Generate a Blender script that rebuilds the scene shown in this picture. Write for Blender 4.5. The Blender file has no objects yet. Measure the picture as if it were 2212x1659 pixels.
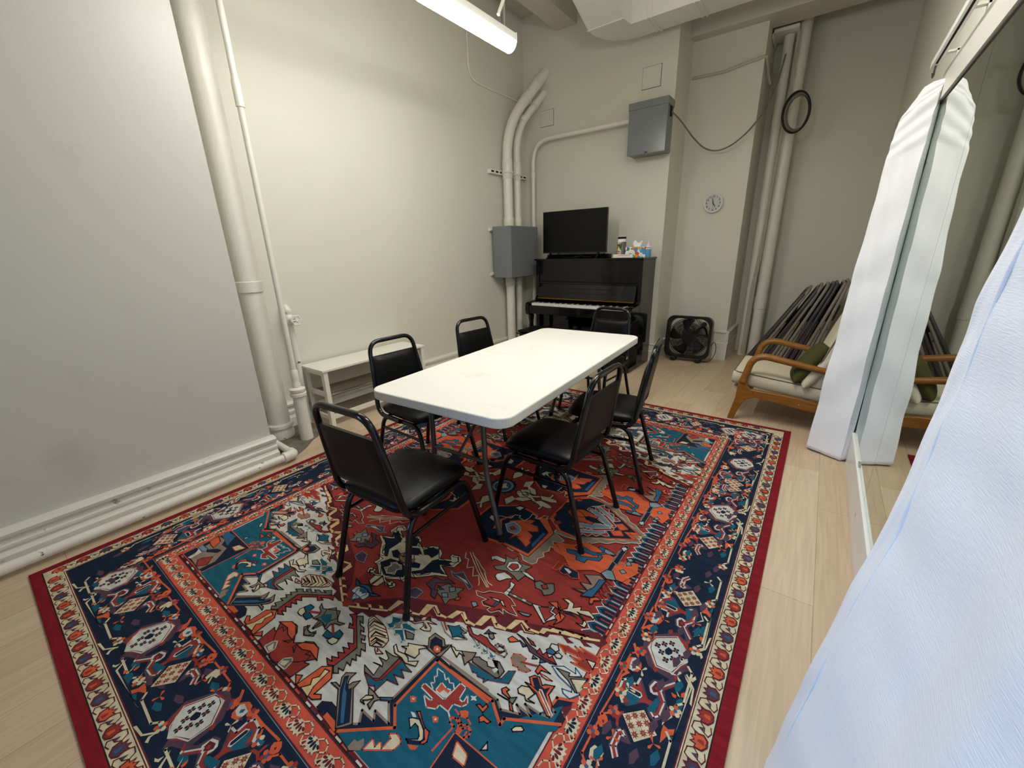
import bpy, bmesh, math, random
from mathutils import Vector, Matrix, noise as mnoise
random.seed(7)
SC = bpy.context.scene
COL = SC.collection
PI = math.pi

# ---------------------------------------------------------------- camera
CAM_H = 1.385
cd = bpy.data.cameras.new('camera')
cam = bpy.data.objects.new('camera', cd)
COL.objects.link(cam)
cd.sensor_width = 36.0
cd.lens = 880.83 / 2212 * 36.0
cd.clip_start = 0.02
yaw, pit, rol = math.radians(-36.798), math.radians(18.247), math.radians(-1.573)
fw = Vector((math.sin(yaw) * math.cos(pit), math.cos(yaw) * math.cos(pit), -math.sin(pit)))
rt = fw.cross(Vector((0, 0, 1))).normalized()
up = rt.cross(fw)
rt2 = rt * math.cos(rol) + up * math.sin(rol)
up2 = up * math.cos(rol) - rt * math.sin(rol)
mw = Matrix.Identity(4)
for i in range(3):
    mw[i][0] = rt2[i]; mw[i][1] = up2[i]; mw[i][2] = -fw[i]
mw[2][3] = CAM_H
cam.matrix_world = mw
SC.camera = cam

# ---------------------------------------------------------------- view, world and daylight
SC.view_settings.view_transform = 'Standard'
SC.view_settings.look = 'None'
SC.view_settings.gamma = 1.0
SC.view_settings.use_curve_mapping = False
SC.view_settings.exposure = 0.0
SC.cycles.adaptive_threshold = 0.02
SC.cycles.max_bounces = 8
SC.cycles.diffuse_bounces = 4
SC.cycles.glossy_bounces = 4
w = bpy.data.worlds.new('sky'); SC.world = w; w.use_nodes = True
bg = w.node_tree.nodes['Background']
bg.inputs[0].default_value = (0.45, 0.65, 1.0, 1)
bg.inputs[1].default_value = 0.4
LAMP = 34.0        # strength of the strip lights' diffusers
DAY = 10.5         # watts of blue daylight through the window behind the camera
def daylight():
    ld = bpy.data.lights.new('window_daylight', 'AREA')
    ld.shape = 'RECTANGLE'; ld.size = 1.2; ld.size_y = 1.4; ld.energy = DAY
    ld.color = (0.32, 0.57, 1.0); ld.spread = math.radians(48)
    lo = bpy.data.objects.new('window_daylight', ld); COL.objects.link(lo)
    lo.location = (-2.15, -2.45, 1.9)
    d = Vector((0.15, 0.45, 0.75)) - Vector(lo.location)
    lo.rotation_euler = d.to_track_quat('-Z', 'Y').to_euler()
daylight()

# ---------------------------------------------------------------- helpers
def lin(c):
    return tuple(((v / 255) / 12.92 if v / 255 <= 0.04045 else ((v / 255 + 0.055) / 1.055) ** 2.4) for v in c) + (1,)

def mat(name, rgb, rough=0.5, spec=0.5, metal=0.0, noise=0.0, nscale=6.0, bump=0.0, bscale=200.0, coat=0.0, dirt=None, emit=0.0, alpha=None, stretch=(1, 1, 1)):
    m = bpy.data.materials.new(name); m.use_nodes = True
    nt = m.node_tree; b = nt.nodes['Principled BSDF']
    c = lin(rgb)
    b.inputs['Base Color'].default_value = c
    b.inputs['Roughness'].default_value = rough
    b.inputs['Specular IOR Level'].default_value = spec
    b.inputs['Metallic'].default_value = metal
    if coat:
        b.inputs['Coat Weight'].default_value = coat
        b.inputs['Coat Roughness'].default_value = 0.06
    tc = nt.nodes.new('ShaderNodeTexCoord')
    mp = nt.nodes.new('ShaderNodeMapping'); mp.inputs['Scale'].default_value = stretch
    nt.links.new(tc.outputs['Object'], mp.inputs[0])
    if noise or dirt:
        n = nt.nodes.new('ShaderNodeTexNoise'); n.inputs['Scale'].default_value = nscale
        n.inputs['Detail'].default_value = 5
        nt.links.new(mp.outputs[0], n.inputs['Vector'])
        mx = nt.nodes.new('ShaderNodeMix'); mx.data_type = 'RGBA'
        rp = nt.nodes.new('ShaderNodeMapRange')
        if dirt:
            rp.inputs['From Min'].default_value = dirt[1]; rp.inputs['From Max'].default_value = dirt[2]
            mx.inputs[6].default_value = c; mx.inputs[7].default_value = lin(dirt[0])
        else:
            rp.inputs['From Min'].default_value = 0.3; rp.inputs['From Max'].default_value = 0.7
            mx.inputs[6].default_value = tuple(v * (1 - noise) for v in c[:3]) + (1,)
            mx.inputs[7].default_value = tuple(min(1, v * (1 + noise)) for v in c[:3]) + (1,)
        nt.links.new(n.outputs[0], rp.inputs[0]); nt.links.new(rp.outputs[0], mx.inputs[0])
        nt.links.new(mx.outputs[2], b.inputs['Base Color'])
    if bump:
        n2 = nt.nodes.new('ShaderNodeTexNoise'); n2.inputs['Scale'].default_value = bscale; n2.inputs['Detail'].default_value = 3
        nt.links.new(mp.outputs[0], n2.inputs['Vector'])
        bp = nt.nodes.new('ShaderNodeBump'); bp.inputs['Strength'].default_value = bump; bp.inputs['Distance'].default_value = 0.004
        nt.links.new(n2.outputs[0], bp.inputs['Height']); nt.links.new(bp.outputs[0], b.inputs['Normal'])
    if emit:
        b.inputs['Emission Color'].default_value = c
        b.inputs['Emission Strength'].default_value = emit
    return m

def obj(name, bm, m, parent=None, smooth=False, bevel=0.0, seg=2, angle=40):
    me = bpy.data.meshes.new(name)
    bmesh.ops.recalc_face_normals(bm, faces=bm.faces[:])
    bm.to_mesh(me); bm.free()
    for mm in (m if isinstance(m, (list, tuple)) else [m]):
        me.materials.append(mm)
    if smooth:
        me.polygons.foreach_set('use_smooth', [True] * len(me.polygons))
        try: me.set_sharp_from_angle(angle=math.radians(angle))
        except Exception: pass
    o = bpy.data.objects.new(name, me); COL.objects.link(o)
    if parent: o.parent = parent
    if bevel:
        md = o.modifiers.new('bevel', 'BEVEL'); md.width = bevel; md.segments = seg; md.limit_method = 'ANGLE'; md.angle_limit = math.radians(35)
    return o

def thing(name, label, cat, loc=(0, 0, 0), rz=0.0, group=None):
    o = bpy.data.objects.new(name, None); COL.objects.link(o)
    o.empty_display_size = 0.05
    o.location = loc; o.rotation_euler = (0, 0, rz)
    o['label'] = label; o['category'] = cat
    if group: o['group'] = group
    return o

def tag(o, label, cat, group=None):
    o['label'] = label; o['category'] = cat
    if group: o['group'] = group
    return o

def struct(o):
    o['kind'] = 'structure'; return o

def dup(root, loc, rz, label):
    r = root.copy(); COL.objects.link(r); r.location = loc; r.rotation_euler = (root.rotation_euler[0], root.rotation_euler[1], rz)
    r['label'] = label
    for ch in list(root.children):
        c = ch.copy(); COL.objects.link(c); c.parent = r
        for g in list(ch.children):
            d = g.copy(); COL.objects.link(d); d.parent = c
    return r

def box(bm, x0, x1, y0, y1, z0, z1, M=None):
    vs = [bm.verts.new((x, y, z)) for x in (x0, x1) for y in (y0, y1) for z in (z0, z1)]
    f = [(0, 1, 3, 2), (4, 6, 7, 5), (0, 4, 5, 1), (2, 3, 7, 6), (0, 2, 6, 4), (1, 5, 7, 3)]
    for q in f: bm.faces.new([vs[i] for i in q])
    if M is not None:
        for v in vs: v.co = M @ v.co
    return bm

def B(): return bmesh.new()

def tube(bm, pts, r, n=12, closed=False, cap=True, flat=None):
    """sweep a circle (or flattened ellipse: flat = (ra, rb, up vector)) along pts; r may be a list"""
    pts = [Vector(p) for p in pts]; N = len(pts)
    rs = r if isinstance(r, (list, tuple)) else [r] * N
    T = []
    for i in range(N):
        if closed: t = pts[(i + 1) % N] - pts[i - 1]
        elif i == 0: t = pts[1] - pts[0]
        elif i == N - 1: t = pts[-1] - pts[-2]
        else: t = (pts[i + 1] - pts[i]).normalized() + (pts[i] - pts[i - 1]).normalized()
        T.append(t.normalized())
    ref = Vector((0, 0, 1)) if abs(T[0].z) < 0.9 else Vector((1, 0, 0))
    u = T[0].cross(ref).normalized()
    rings = []
    for i in range(N):
        if i: 
            q = T[i - 1].rotation_difference(T[i]); u = q @ u
            u = (u - T[i] * u.dot(T[i])).normalized()
        v = T[i].cross(u)
        rings.append([bm.verts.new(pts[i] + (u * math.cos(2 * PI * k / n) + v * math.sin(2 * PI * k / n)) * rs[i]) for k in range(n)])
    for i in range(N if closed else N - 1):
        a, b = rings[i], rings[(i + 1) % N]
        for k in range(n): bm.faces.new((a[k], a[(k + 1) % n], b[(k + 1) % n], b[k]))
    if cap and not closed:
        bm.faces.new(rings[0][::-1]); bm.faces.new(rings[-1])
    return bm

def fillet(pts, rad, n=6):
    """round the corners of a polyline"""
    P = [Vector(p) for p in pts]; out = [P[0]]
    for i in range(1, len(P) - 1):
        a, b, c = P[i - 1], P[i], P[i + 1]
        d1, d2 = (a - b), (c - b)
        L = min(rad, d1.length * 0.48, d2.length * 0.48)
        p, q = b + d1.normalized() * L, b + d2.normalized() * L
        for k in range(n + 1):
            t = k / n
            out.append((1 - t) ** 2 * p + 2 * t * (1 - t) * b + t * t * q)
    out.append(P[-1]); return out

def prism(bm, poly, axis, a0, a1):
    """extrude a 2D polygon along an axis: 'x' poly=(y,z), 'y' poly=(x,z), 'z' poly=(x,y)"""
    def mk(p, a):
        return {'x': (a, p[0], p[1]), 'y': (p[0], a, p[1]), 'z': (p[0], p[1], a)}[axis]
    A = [bm.verts.new(mk(p, a0)) for p in poly]; Bv = [bm.verts.new(mk(p, a1)) for p in poly]
    n = len(poly)
    for i in range(n): bm.faces.new((A[i], A[(i + 1) % n], Bv[(i + 1) % n], Bv[i]))
    bm.faces.new(A[::-1]); bm.faces.new(Bv)
    return bm

def lathe(bm, prof, c=(0, 0), n=24, axis='z', o=0.0):
    """prof = [(r, h)...]; axis z: centre (x,y); axis y: centre (x,z)"""
    rings = []
    for r, h in prof:
        ring = []
        for k in range(n):
            a = 2 * PI * k / n
            p, q = r * math.cos(a), r * math.sin(a)
            ring.append(bm.verts.new((c[0] + p, c[1] + q, h) if axis == 'z' else ((c[0] + p, h, c[1] + q) if axis == 'y' else (h, c[0] + p, c[1] + q))))
        rings.append(ring)
    for a, b in zip(rings, rings[1:]):
        for k in range(n): bm.faces.new((a[k], a[(k + 1) % n], b[(k + 1) % n], b[k]))
    bm.faces.new(rings[0][::-1]); bm.faces.new(rings[-1])
    return bm

def rrect(x0, x1, y0, y1, r, n=6):
    out = []
    for cx, cy, a in ((x1 - r, y1 - r, 0), (x0 + r, y1 - r, 90), (x0 + r, y0 + r, 180), (x1 - r, y0 + r, 270)):
        for k in range(n + 1):
            t = math.radians(a + 90 * k / n); out.append((cx + r * math.cos(t), cy + r * math.sin(t)))
    return out

def cushion(bm, sx, sy, h, puff=0.6, n=14, power=4.0, M=None):
    """a pillow-like closed slab, sx by sy, thickness h"""
    g = {}
    def sup(t): return math.copysign(abs(t) ** 1, t)
    for s in (1, -1):
        for i in range(n + 1):
            for j in range(n + 1):
                a, b = 2 * i / n - 1, 2 * j / n - 1
                a2 = math.copysign(1 - (1 - abs(a)) ** 1.6, a); b2 = math.copysign(1 - (1 - abs(b)) ** 1.6, b)
                e = (1 - abs(a2) ** power) * (1 - abs(b2) ** power)
                z = s * h / 2 * ((1 - puff) + puff * e ** 0.5 if 0 < i < n and 0 < j < n else (1 - puff) * 0.85)
                k = (s, i, j)
                co = Vector((a2 * sx / 2, b2 * sy / 2, z))
                g[k] = bm.verts.new(M @ co if M is not None else co)
        for i in range(n):
            for j in range(n):
                q = [g[(s, i, j)], g[(s, i + 1, j)], g[(s, i + 1, j + 1)], g[(s, i, j + 1)]]
                bm.faces.new(q if s > 0 else q[::-1])
    ring = [(i, 0) for i in range(n)] + [(n, j) for j in range(n)] + [(n - i, n) for i in range(n)] + [(0, n - j) for j in range(n)]
    for k in range(len(ring)):
        p, q = ring[k], ring[(k + 1) % len(ring)]
        bm.faces.new((g[(1,) + p], g[(-1,) + p], g[(-1,) + q], g[(1,) + q]))
    return bm

# ---------------------------------------------------------------- materials
M_wall = mat('wall_paint', (221, 219, 205), 0.42, 0.35, noise=0.015, nscale=2.0, bump=0.12, bscale=60)
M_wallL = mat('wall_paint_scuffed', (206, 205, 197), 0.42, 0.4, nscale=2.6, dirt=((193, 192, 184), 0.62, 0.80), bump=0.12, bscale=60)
M_ceil = mat('ceiling_paint', (205, 200, 188), 0.6, 0.3, noise=0.02, nscale=2, bump=0.1, bscale=50)
M_trim = mat('trim_gloss_paint', (226, 223, 212), 0.3, 0.5, nscale=14, dirt=((150, 145, 132), 0.66, 0.74), bump=0.25, bscale=40)
M_pipe = mat('pipe_paint', (233, 230, 218), 0.35, 0.5, noise=0.02, nscale=10, bump=0.25, bscale=45)
M_pipechip = mat('pipe_paint_chipped', (232, 229, 218), 0.35, 0.5, nscale=16, dirt=((70, 66, 60), 0.70, 0.73), bump=0.3, bscale=45)
M_white = mat('white_enamel', (235, 235, 230), 0.3, 0.5, noise=0.01)
M_grey = mat('grey_enamel', (122, 127, 130), 0.22, 0.5, noise=0.03, nscale=5, bump=0.06, bscale=120)
M_black = mat('black_lacquer', (7, 7, 8), 0.08, 0.35, coat=0.1, noise=0.1)
M_blackmat = mat('black_satin', (12, 12, 13), 0.35, 0.5, noise=0.1)
M_tube = mat('black_tube_enamel', (7, 7, 8), 0.18, 0.45, coat=0.15, noise=0.1)
M_vinyl = mat('black_vinyl', (8, 8, 9), 0.38, 0.2, noise=0.08, nscale=20, bump=0.18, bscale=260)
M_rubber = mat('black_rubber', (15, 15, 15), 0.7, 0.3, noise=0.1)
M_plastic = mat('white_table_plastic', (232, 231, 222), 0.5, 0.4, nscale=5.5, dirt=((222, 219, 205), 0.62, 0.78), bump=0.18, bscale=160)
M_steel = mat('grey_steel', (92, 92, 92), 0.35, 0.5, metal=0.6, noise=0.05)
M_chrome = mat('chrome', (190, 190, 190), 0.15, 0.5, metal=1.0, noise=0.03)
M_curt = mat('white_curtain', (238, 238, 238), 0.75, 0.25, noise=0.02, nscale=14, bump=0.3, bscale=14, stretch=(3, 3, 34))
M_wood = mat('amber_wood', (140, 90, 28), 0.38, 0.5, noise=0.22, nscale=7, stretch=(1, 12, 9))
M_cream = mat('cream_upholstery', (206, 197, 172), 0.8, 0.2, noise=0.05, nscale=60, bump=0.2, bscale=400)
M_olive = mat('olive_cloth', (72, 70, 34), 0.85, 0.2, noise=0.1, nscale=40, bump=0.2, bscale=400)
M_piping = mat('grey_piping', (120, 112, 92), 0.8, 0.2, noise=0.05)
M_taupe = mat('taupe_tube', (138, 131, 122), 0.4, 0.5, noise=0.05)
M_taupe2 = mat('charcoal_tube', (70, 66, 68), 0.4, 0.5, noise=0.05)
M_taupe_d = mat('charcoal_fabric', (62, 58, 58), 0.85, 0.2, noise=0.12, nscale=60)
M_dark = mat('dark_gap', (20, 18, 16), 0.8, 0.2, noise=0.1)
M_conc = mat('bare_concrete', (118, 112, 102), 0.9, 0.2, noise=0.25, nscale=18, bump=0.5, bscale=60)
M_cable = mat('black_cable', (22, 20, 20), 0.45, 0.4, noise=0.1)
M_cablew = mat('painted_cable', (196, 190, 172), 0.5, 0.4, noise=0.05)
M_cableg = mat('grey_cable', (126, 120, 108), 0.5, 0.4, noise=0.1)
M_led = mat('led_diffuser', (255, 252, 247), 0.4, 0.3, emit=LAMP)
M_led2 = mat('fill_uplight_glow', (255, 250, 240), 0.4, 0.3, emit=LAMP * 0.75)  # upward glow of the added fill lamp
M_screen = mat('dark_screen', (7, 7, 8), 0.2, 0.2, noise=0.1)

def floor_mat():
    m = bpy.data.materials.new('pale_oak_planks'); m.use_nodes = True
    nt = m.node_tree; b = nt.nodes['Principled BSDF']
    tc = nt.nodes.new('ShaderNodeTexCoord')
    mp = nt.nodes.new('ShaderNodeMapping'); mp.inputs['Rotation'].default_value = (0, 0, PI / 2)
    nt.links.new(tc.outputs['Object'], mp.inputs[0])
    br = nt.nodes.new('ShaderNodeTexBrick')
    br.inputs['Scale'].default_value = 1.0; br.inputs['Brick Width'].default_value = 1.25; br.inputs['Row Height'].default_value = 0.19
    br.inputs['Mortar Size'].default_value = 0.0012; br.inputs['Mortar Smooth'].default_value = 0.2
    br.inputs['Color1'].default_value = lin((211, 190, 162)); br.inputs['Color2'].default_value = lin((202, 177, 148)); br.inputs['Mortar'].default_value = lin((160, 138, 108))
    br.offset = 0.37
    nt.links.new(mp.outputs[0], br.inputs['Vector'])
    mp2 = nt.nodes.new('ShaderNodeMapping'); mp2.inputs['Scale'].default_value = (26, 1.4, 1)
    nt.links.new(tc.outputs['Object'], mp2.inputs[0])
    n = nt.nodes.new('ShaderNodeTexNoise'); n.inputs['Scale'].default_value = 2.2; n.inputs['Detail'].default_value = 6; n.inputs['Distortion'].default_value = 0.8
    nt.links.new(mp2.outputs[0], n.inputs['Vector'])
    rp = nt.nodes.new('ShaderNodeMapRange'); rp.inputs['From Min'].default_value = 0.3; rp.inputs['From Max'].default_value = 0.7; rp.inputs['To Min'].default_value = 0.86; rp.inputs['To Max'].default_value = 1.06
    nt.links.new(n.outputs[0], rp.inputs[0])
    mx = nt.nodes.new('ShaderNodeMix'); mx.data_type = 'RGBA'; mx.blend_type = 'MULTIPLY'; mx.inputs[0].default_value = 1.0
    nt.links.new(br.outputs[0], mx.inputs[6])
    cb = nt.nodes.new('ShaderNodeCombineColor')
    for k in range(3): nt.links.new(rp.outputs[0], cb.inputs[k])
    nt.links.new(cb.outputs[0], mx.inputs[7]); nt.links.new(mx.outputs[2], b.inputs['Base Color'])
    b.inputs['Roughness'].default_value = 0.45; b.inputs['Specular IOR Level'].default_value = 0.35
    return m
M_floor = floor_mat()
# ---------------------------------------------------------------- the room
XB, XL, XR = -2.95, -3.47, 0.335          # near left bay, recessed left wall, right wall
YB, YC, YD, YF = 5.05, 5.56, 6.20, -2.6  # piano wall, column, far wall, wall behind the camera
XE, XCE = -1.55, -0.835                  # piano wall's right end, column's right edge
YBAY, ZC = 1.083, 4.05
struct(obj('floor', box(B(), -3.9, 0.75, YF - 0.2, YD + 0.2, -0.1, 0.0), M_floor))
struct(obj('ceiling', box(B(), -3.9, 0.75, YF - 0.2, YD + 0.2, ZC, ZC + 0.1), M_ceil))
struct(obj('wall_left', box(B(), XL - 0.2, XL, YBAY - 0.2, YB + 0.3, 0, ZC), M_wall))
struct(obj('wall_left_bay', box(B(), XL - 0.4, XB, YF, YBAY, 0, ZC), M_wallL))
struct(obj('wall_back', box(B(), XL - 0.2, XE, YB, YB + 0.2, 0, ZC), M_wall))
b_ = B(); box(b_, XE - 0.3, XCE, YC, YC + 0.2, 0, ZC)
struct(obj('wall_back_recess', b_, M_wall))
struct(obj('wall_back_return', box(B(), XE - 0.12, XE, YB + 0.2, YC, 0, ZC), M_wall))
struct(obj('wall_column_side', box(B(), XCE - 0.2, XCE, YC + 0.2, YD, 0, ZC), M_wall))
struct(obj('wall_far', box(B(), XCE - 0.2, 0.75, YD, YD + 0.2, 0, ZC), M_wall))
struct(obj('wall_right', box(B(), XR + 0.012, XR + 0.3, YF, YD, 0, ZC), M_wall))
b_ = B()
for a in ((-3.87, -2.75, 0, ZC), (-1.25, 0.75, 0, ZC), (-2.75, -1.25, 0, 0.75), (-2.75, -1.25, 2.35, ZC)):
    box(b_, a[0], a[1], YF - 0.15, YF, a[2], a[3])
struct(obj('wall_front', b_, M_wall))
wn = B()
for a in ((-2.75, -2.7, 0.75, 2.35), (-1.3, -1.25, 0.75, 2.35), (-2.7, -1.3, 0.75, 0.8), (-2.7, -1.3, 2.3, 2.35), (-2.02, -1.98, 0.8, 2.3), (-2.7, -1.3, 1.53, 1.57)):
    box(wn, a[0], a[1], YF - 0.1, YF - 0.04, a[2], a[3])
struct(obj('window_1', wn, M_trim))

# beam in front of the far wall, ceiling beams
struct(obj('ceiling_beam', box(B(), XL - 0.2, 0.75, 5.42, 5.77, 3.48, ZC), M_ceil))
struct(obj('ceiling_beam', box(B(), -2.98, -2.72, YF, YB, 3.80, ZC), M_ceil))

# baseboards: profile (distance from wall, height)
BBP = [(0, 0), (0.098, 0), (0.096, 0.012), (0.085, 0.022), (0.062, 0.03), (0.062, 0.066), (0.05, 0.074), (0.044, 0.085), (0.05, 0.10), (0.05, 0.112), (0.036, 0.122), (0.036, 0.135), (0.052, 0.15), (0.056, 0.166), (0.045, 0.178), (0.02, 0.182), (0, 0.182)]
BBQ = [(min(p[0], 0.062) * 0.85, p[1] * 1.2) for p in BBP]
struct(obj('baseboard_left_bay', prism(B(), [(XB + p, z * 1.03) for p, z in BBP], 'y', YF, YBAY + 0.012), M_trim))
struct(obj('baseboard_left', prism(B(), [(XL + p, z) for p, z in BBQ], 'y', YBAY, YB), M_trim))
CBP = [(0, 0), (0.03, 0), (0.03, 0.205), (0.018, 0.215), (0.018, 0.33), (0.034, 0.34), (0.036, 0.356), (0.022, 0.366), (0, 0.366)]
struct(obj('baseboard_recess', prism(B(), [(YC - p, z) for p, z in CBP], 'x', XE, XCE + 0.03), M_trim))
struct(obj('baseboard_column', prism(B(), [(XCE + p, z) for p, z in CBP], 'y', YC - 0.034, YD), M_trim))
struct(obj('baseboard_back', prism(B(), [(YB - p * 0.8, z * 0.62) for p, z in CBP], 'x', XL, XE + 0.02), M_trim))
struct(obj('baseboard_return', prism(B(), [(XE + p * 0.8, z * 0.62) for p, z in CBP], 'y', YB - 0.02, YC - 0.03), M_trim))

# bare concrete showing round the risers
struct(obj('floor_patch', prism(B(), [(-2.83, 1.14), (-3.0, 1.10), (-3.42, 1.10), (-3.42, 1.54), (-3.3, 1.60), (-3.09, 1.53), (-3.02, 1.40), (-2.93, 1.30)], 'z', 0.0, 0.003), M_conc))

# flush access plates on the piano wall
def plate(x0, x1, z0, z1, label):
    o = obj('access_plate', box(B(), x0 + 0.004, x1 - 0.004, YB - 0.006, YB - 0.0002, z0 + 0.004, z1 - 0.004), M_wall)
    f = B()
    for a in ((x0, x0 + 0.003, z0, z1), (x1 - 0.004, x1, z0, z1), (x0, x1, z0, z0 + 0.004), (x0, x1, z1 - 0.003, z1)):
        box(f, a[0], a[1], YB - 0.0012, YB - 0.0002, a[2], a[3])
    obj('seam', f, M_dark, o)
    return tag(o, label, 'access plate')
plate(-1.912, -1.707, 2.985, 3.19, 'square painted access plate high on the back wall above the grey box')
plate(-3.21, -3.015, 2.848, 3.03, 'square painted access plate beside the two bent pipes')

# ---------------------------------------------------------------- mirror, its ledge and the curtain track on the right wall
MY0, MY1 = -1.2, 3.36
struct(obj('baseboard_right', box(B(), XR - 0.008, XR + 0.012, YF, MY1, 0, 0.195), M_trim))
mm = mat('mirror_silver', (205, 215, 205), 0.015, 0.5, metal=1.0)
mr = thing('wall_mirror', 'tall frameless mirror covering the right wall behind the curtains', 'mirror', (XR, 1.0, 0.2))
for a, c in ((MY0, 0.02), (0.023, 1.20), (1.203, 2.30), (2.303, MY1)):
    obj('mirror_panel', box(B(), 0, 0.012, a - 1.0, c - 1.0, 0.012, 1.815), mm, mr)
obj('edge_seam', box(B(), 0.0, 0.013, MY0 - 1, MY1 - 1, 1.815, 1.828), M_dark, mr)
for y in (0.6, 1.75, 2.7):
    obj('clip', box(B(), -0.006, 0.0, y - 1.02, y - 0.98, 0.0, 0.03), M_chrome, mr)
struct(obj('trim_1', box(B(), XR - 0.012, XR + 0.012, YF, MY1, 0.195, 0.210), M_white))
struct(obj('trim_2', box(B(), XR - 0.01, XR + 0.012, YF, MY1 + 0.02, 2.034, 2.172), M_trim))
tr = thing('curtain_track', 'long white curtain track along the top of the mirrored wall', 'curtain track', (0.285, 1.0, 2.2))
obj('rail', box(B(), -0.022, 0.008, -3.4, 2.22, -0.012, 0.02), M_white, tr, bevel=0.003)
obj('groove', box(B(), -0.012, -0.004, -3.4, 2.14, -0.0135, -0.011), M_dark, tr)
for y in (-1.2, 0.55, 1.05, 1.62, 2.12):
    q = B(); box(q, 0.0, 0.058, y - 0.014, y + 0.014, 0.018, 0.026); box(q, 0.05, 0.06, y - 0.014, y + 0.014, -0.03, 0.03)
    obj('bracket', q, M_white, tr)
q = B(); tube(q, [(-0.006, 2.17, -0.012), (-0.006, 2.18, -0.03), (-0.004, 2.19, -0.05), (-0.008, 2.17, -0.062), (-0.012, 2.16, -0.045)], 0.004, 8)
obj('hook', q, M_steel, tr, True)

# ---------------------------------------------------------------- curtains
def cloth(name, rows, sub_u, sub_v, label, m, wr=0.0, thick=0.003, hem=None):
    """rows: list of (list of cross-section points) from top to bottom, same count"""
    def cr(p, t):
        n = len(p) - 1; x = min(max(t, 0), 1) * n; i = min(int(x), n - 1); f = x - i
        return p[i].lerp(p[i + 1], f)
    R = [[Vector(q) for q in r] for r in rows]
    bm = B(); g = []
    for a in range(sub_v + 1):
        t = a / sub_v; x = t * (len(R) - 1); i = min(int(x), len(R) - 2); f = x - i
        f2 = f
        line = [R[i][k].lerp(R[i + 1][k], f2) for k in range(len(R[0]))]
        row = []
        for c in range(sub_u + 1):
            p = cr(line, c / sub_u)
            s = wr * (0.5 * math.sin(31 * t + 4 * math.sin(9 * c / sub_u)) * math.sin(14 * c / sub_u + 5 * t) + 0.35 * math.sin(67 * t + 11 * c / sub_u)) * min(1, 6 * t)
            nv = Vector((p.x * 3, p.y * 3, p.z * 1.6)); s += wr * (0.9 * mnoise.noise(nv * 2.2) + 0.55 * mnoise.ridged_multi_fractal(Vector((p.x * 2.5, p.y * 2.5, p.z * 7)), 1.0, 2.1, 2, 0.9, 1.6) * 0.35) * min(1, 5 * t)
            row.append(bm.verts.new((min(p.x + s * 0.6, 0.3325), p.y + s, p.z)))
        g.append(row)
    for a in range(sub_v):
        for c in range(sub_u): bm.faces.new((g[a][c], g[a][c + 1], g[a + 1][c + 1], g[a + 1][c]))
    o = obj(name, bm, m, None, True, angle=50)
    md = o.modifiers.new('solid', 'SOLIDIFY'); md.thickness = thick; md.offset = 0
    return tag(o, label, 'curtain')

top = [(0.300, 3.42, 2.13), (0.27, 3.30, 2.10), (0.262, 3.225, 2.115), (0.29, 3.19, 2.125), (0.330, 3.165, 2.125), (0.333, 3.20, 2.13), (0.333, 3.30, 2.13), (0.332, 3.40, 2.13)]
sh = [(0.235, 3.42, 1.98), (0.20, 3.33, 1.985), (0.19, 3.25, 1.975), (0.25, 3.20, 2.03), (0.318, 3.16, 2.07), (0.333, 3.19, 2.07), (0.333, 3.30, 2.05), (0.332, 3.40, 2.05)]
s2 = [(0.22, 3.42, 1.80), (0.185, 3.34, 1.80), (0.178, 3.26, 1.80), (0.24, 3.215, 1.82), (0.31, 3.17, 1.84), (0.333, 3.20, 1.84), (0.333, 3.30, 1.84), (0.332, 3.40, 1.84)]
mid = [(0.20, 3.44, 1.0), (0.155, 3.36, 1.0), (0.145, 3.275, 1.0), (0.225, 3.23, 1.0), (0.302, 3.18, 1.0), (0.333, 3.22, 1.0), (0.333, 3.30, 1.0), (0.332, 3.40, 1.0)]
bot = [(0.17, 3.44, 0.03), (0.125, 3.37, 0.028), (0.108, 3.28, 0.015), (0.20, 3.235, 0.012), (0.295, 3.19, 0.008), (0.331, 3.215, 0.02), (0.333, 3.30, 0.02), (0.332, 3.40, 0.02)]
cloth('curtain', [top, sh, s2, mid, bot], 70, 150, 'white curtain bunched at the far end of the track beside the armchair', M_curt, wr=0.0075)

prof = [(2.17, 0.272), (1.9, 0.262), (1.6, 0.243), (1.41, 0.229), (1.28, 0.214), (1.155, 0.2085), (1.02, 0.201), (0.85, 0.189), (0.668, 0.164), (0.402, 0.134), (0.2, 0.114), (0.012, 0.099)]
rows = []
for z, x in prof:
    r = []
    k = (2.17 - z) / 2.17
    for y, dx in ((1.0, 0.0), (0.97, 0.001), (0.938, 0.0015), (0.932, 0.0002), (0.926, 0.002), (0.80, 0.004), (0.66, 0.022 * k), (0.50, -0.012 * k), (0.34, 0.03 * k), (0.18, 0.004), (0.02, 0.04 * k), (-0.2, 0.0), (-0.4, 0.03 * k), (-0.6, 0.0)):
        xx = x + dx + (0.02 if y < 0.9 else 0) * k + 0.02 * max(0, 0.6 - y)
        r.append((min(xx, 0.318), y, z))
    rows.append(r)
cloth('curtain', rows, 110, 170, 'white curtain hanging close to the camera at the right edge', M_curt, wr=0.006)

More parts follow.
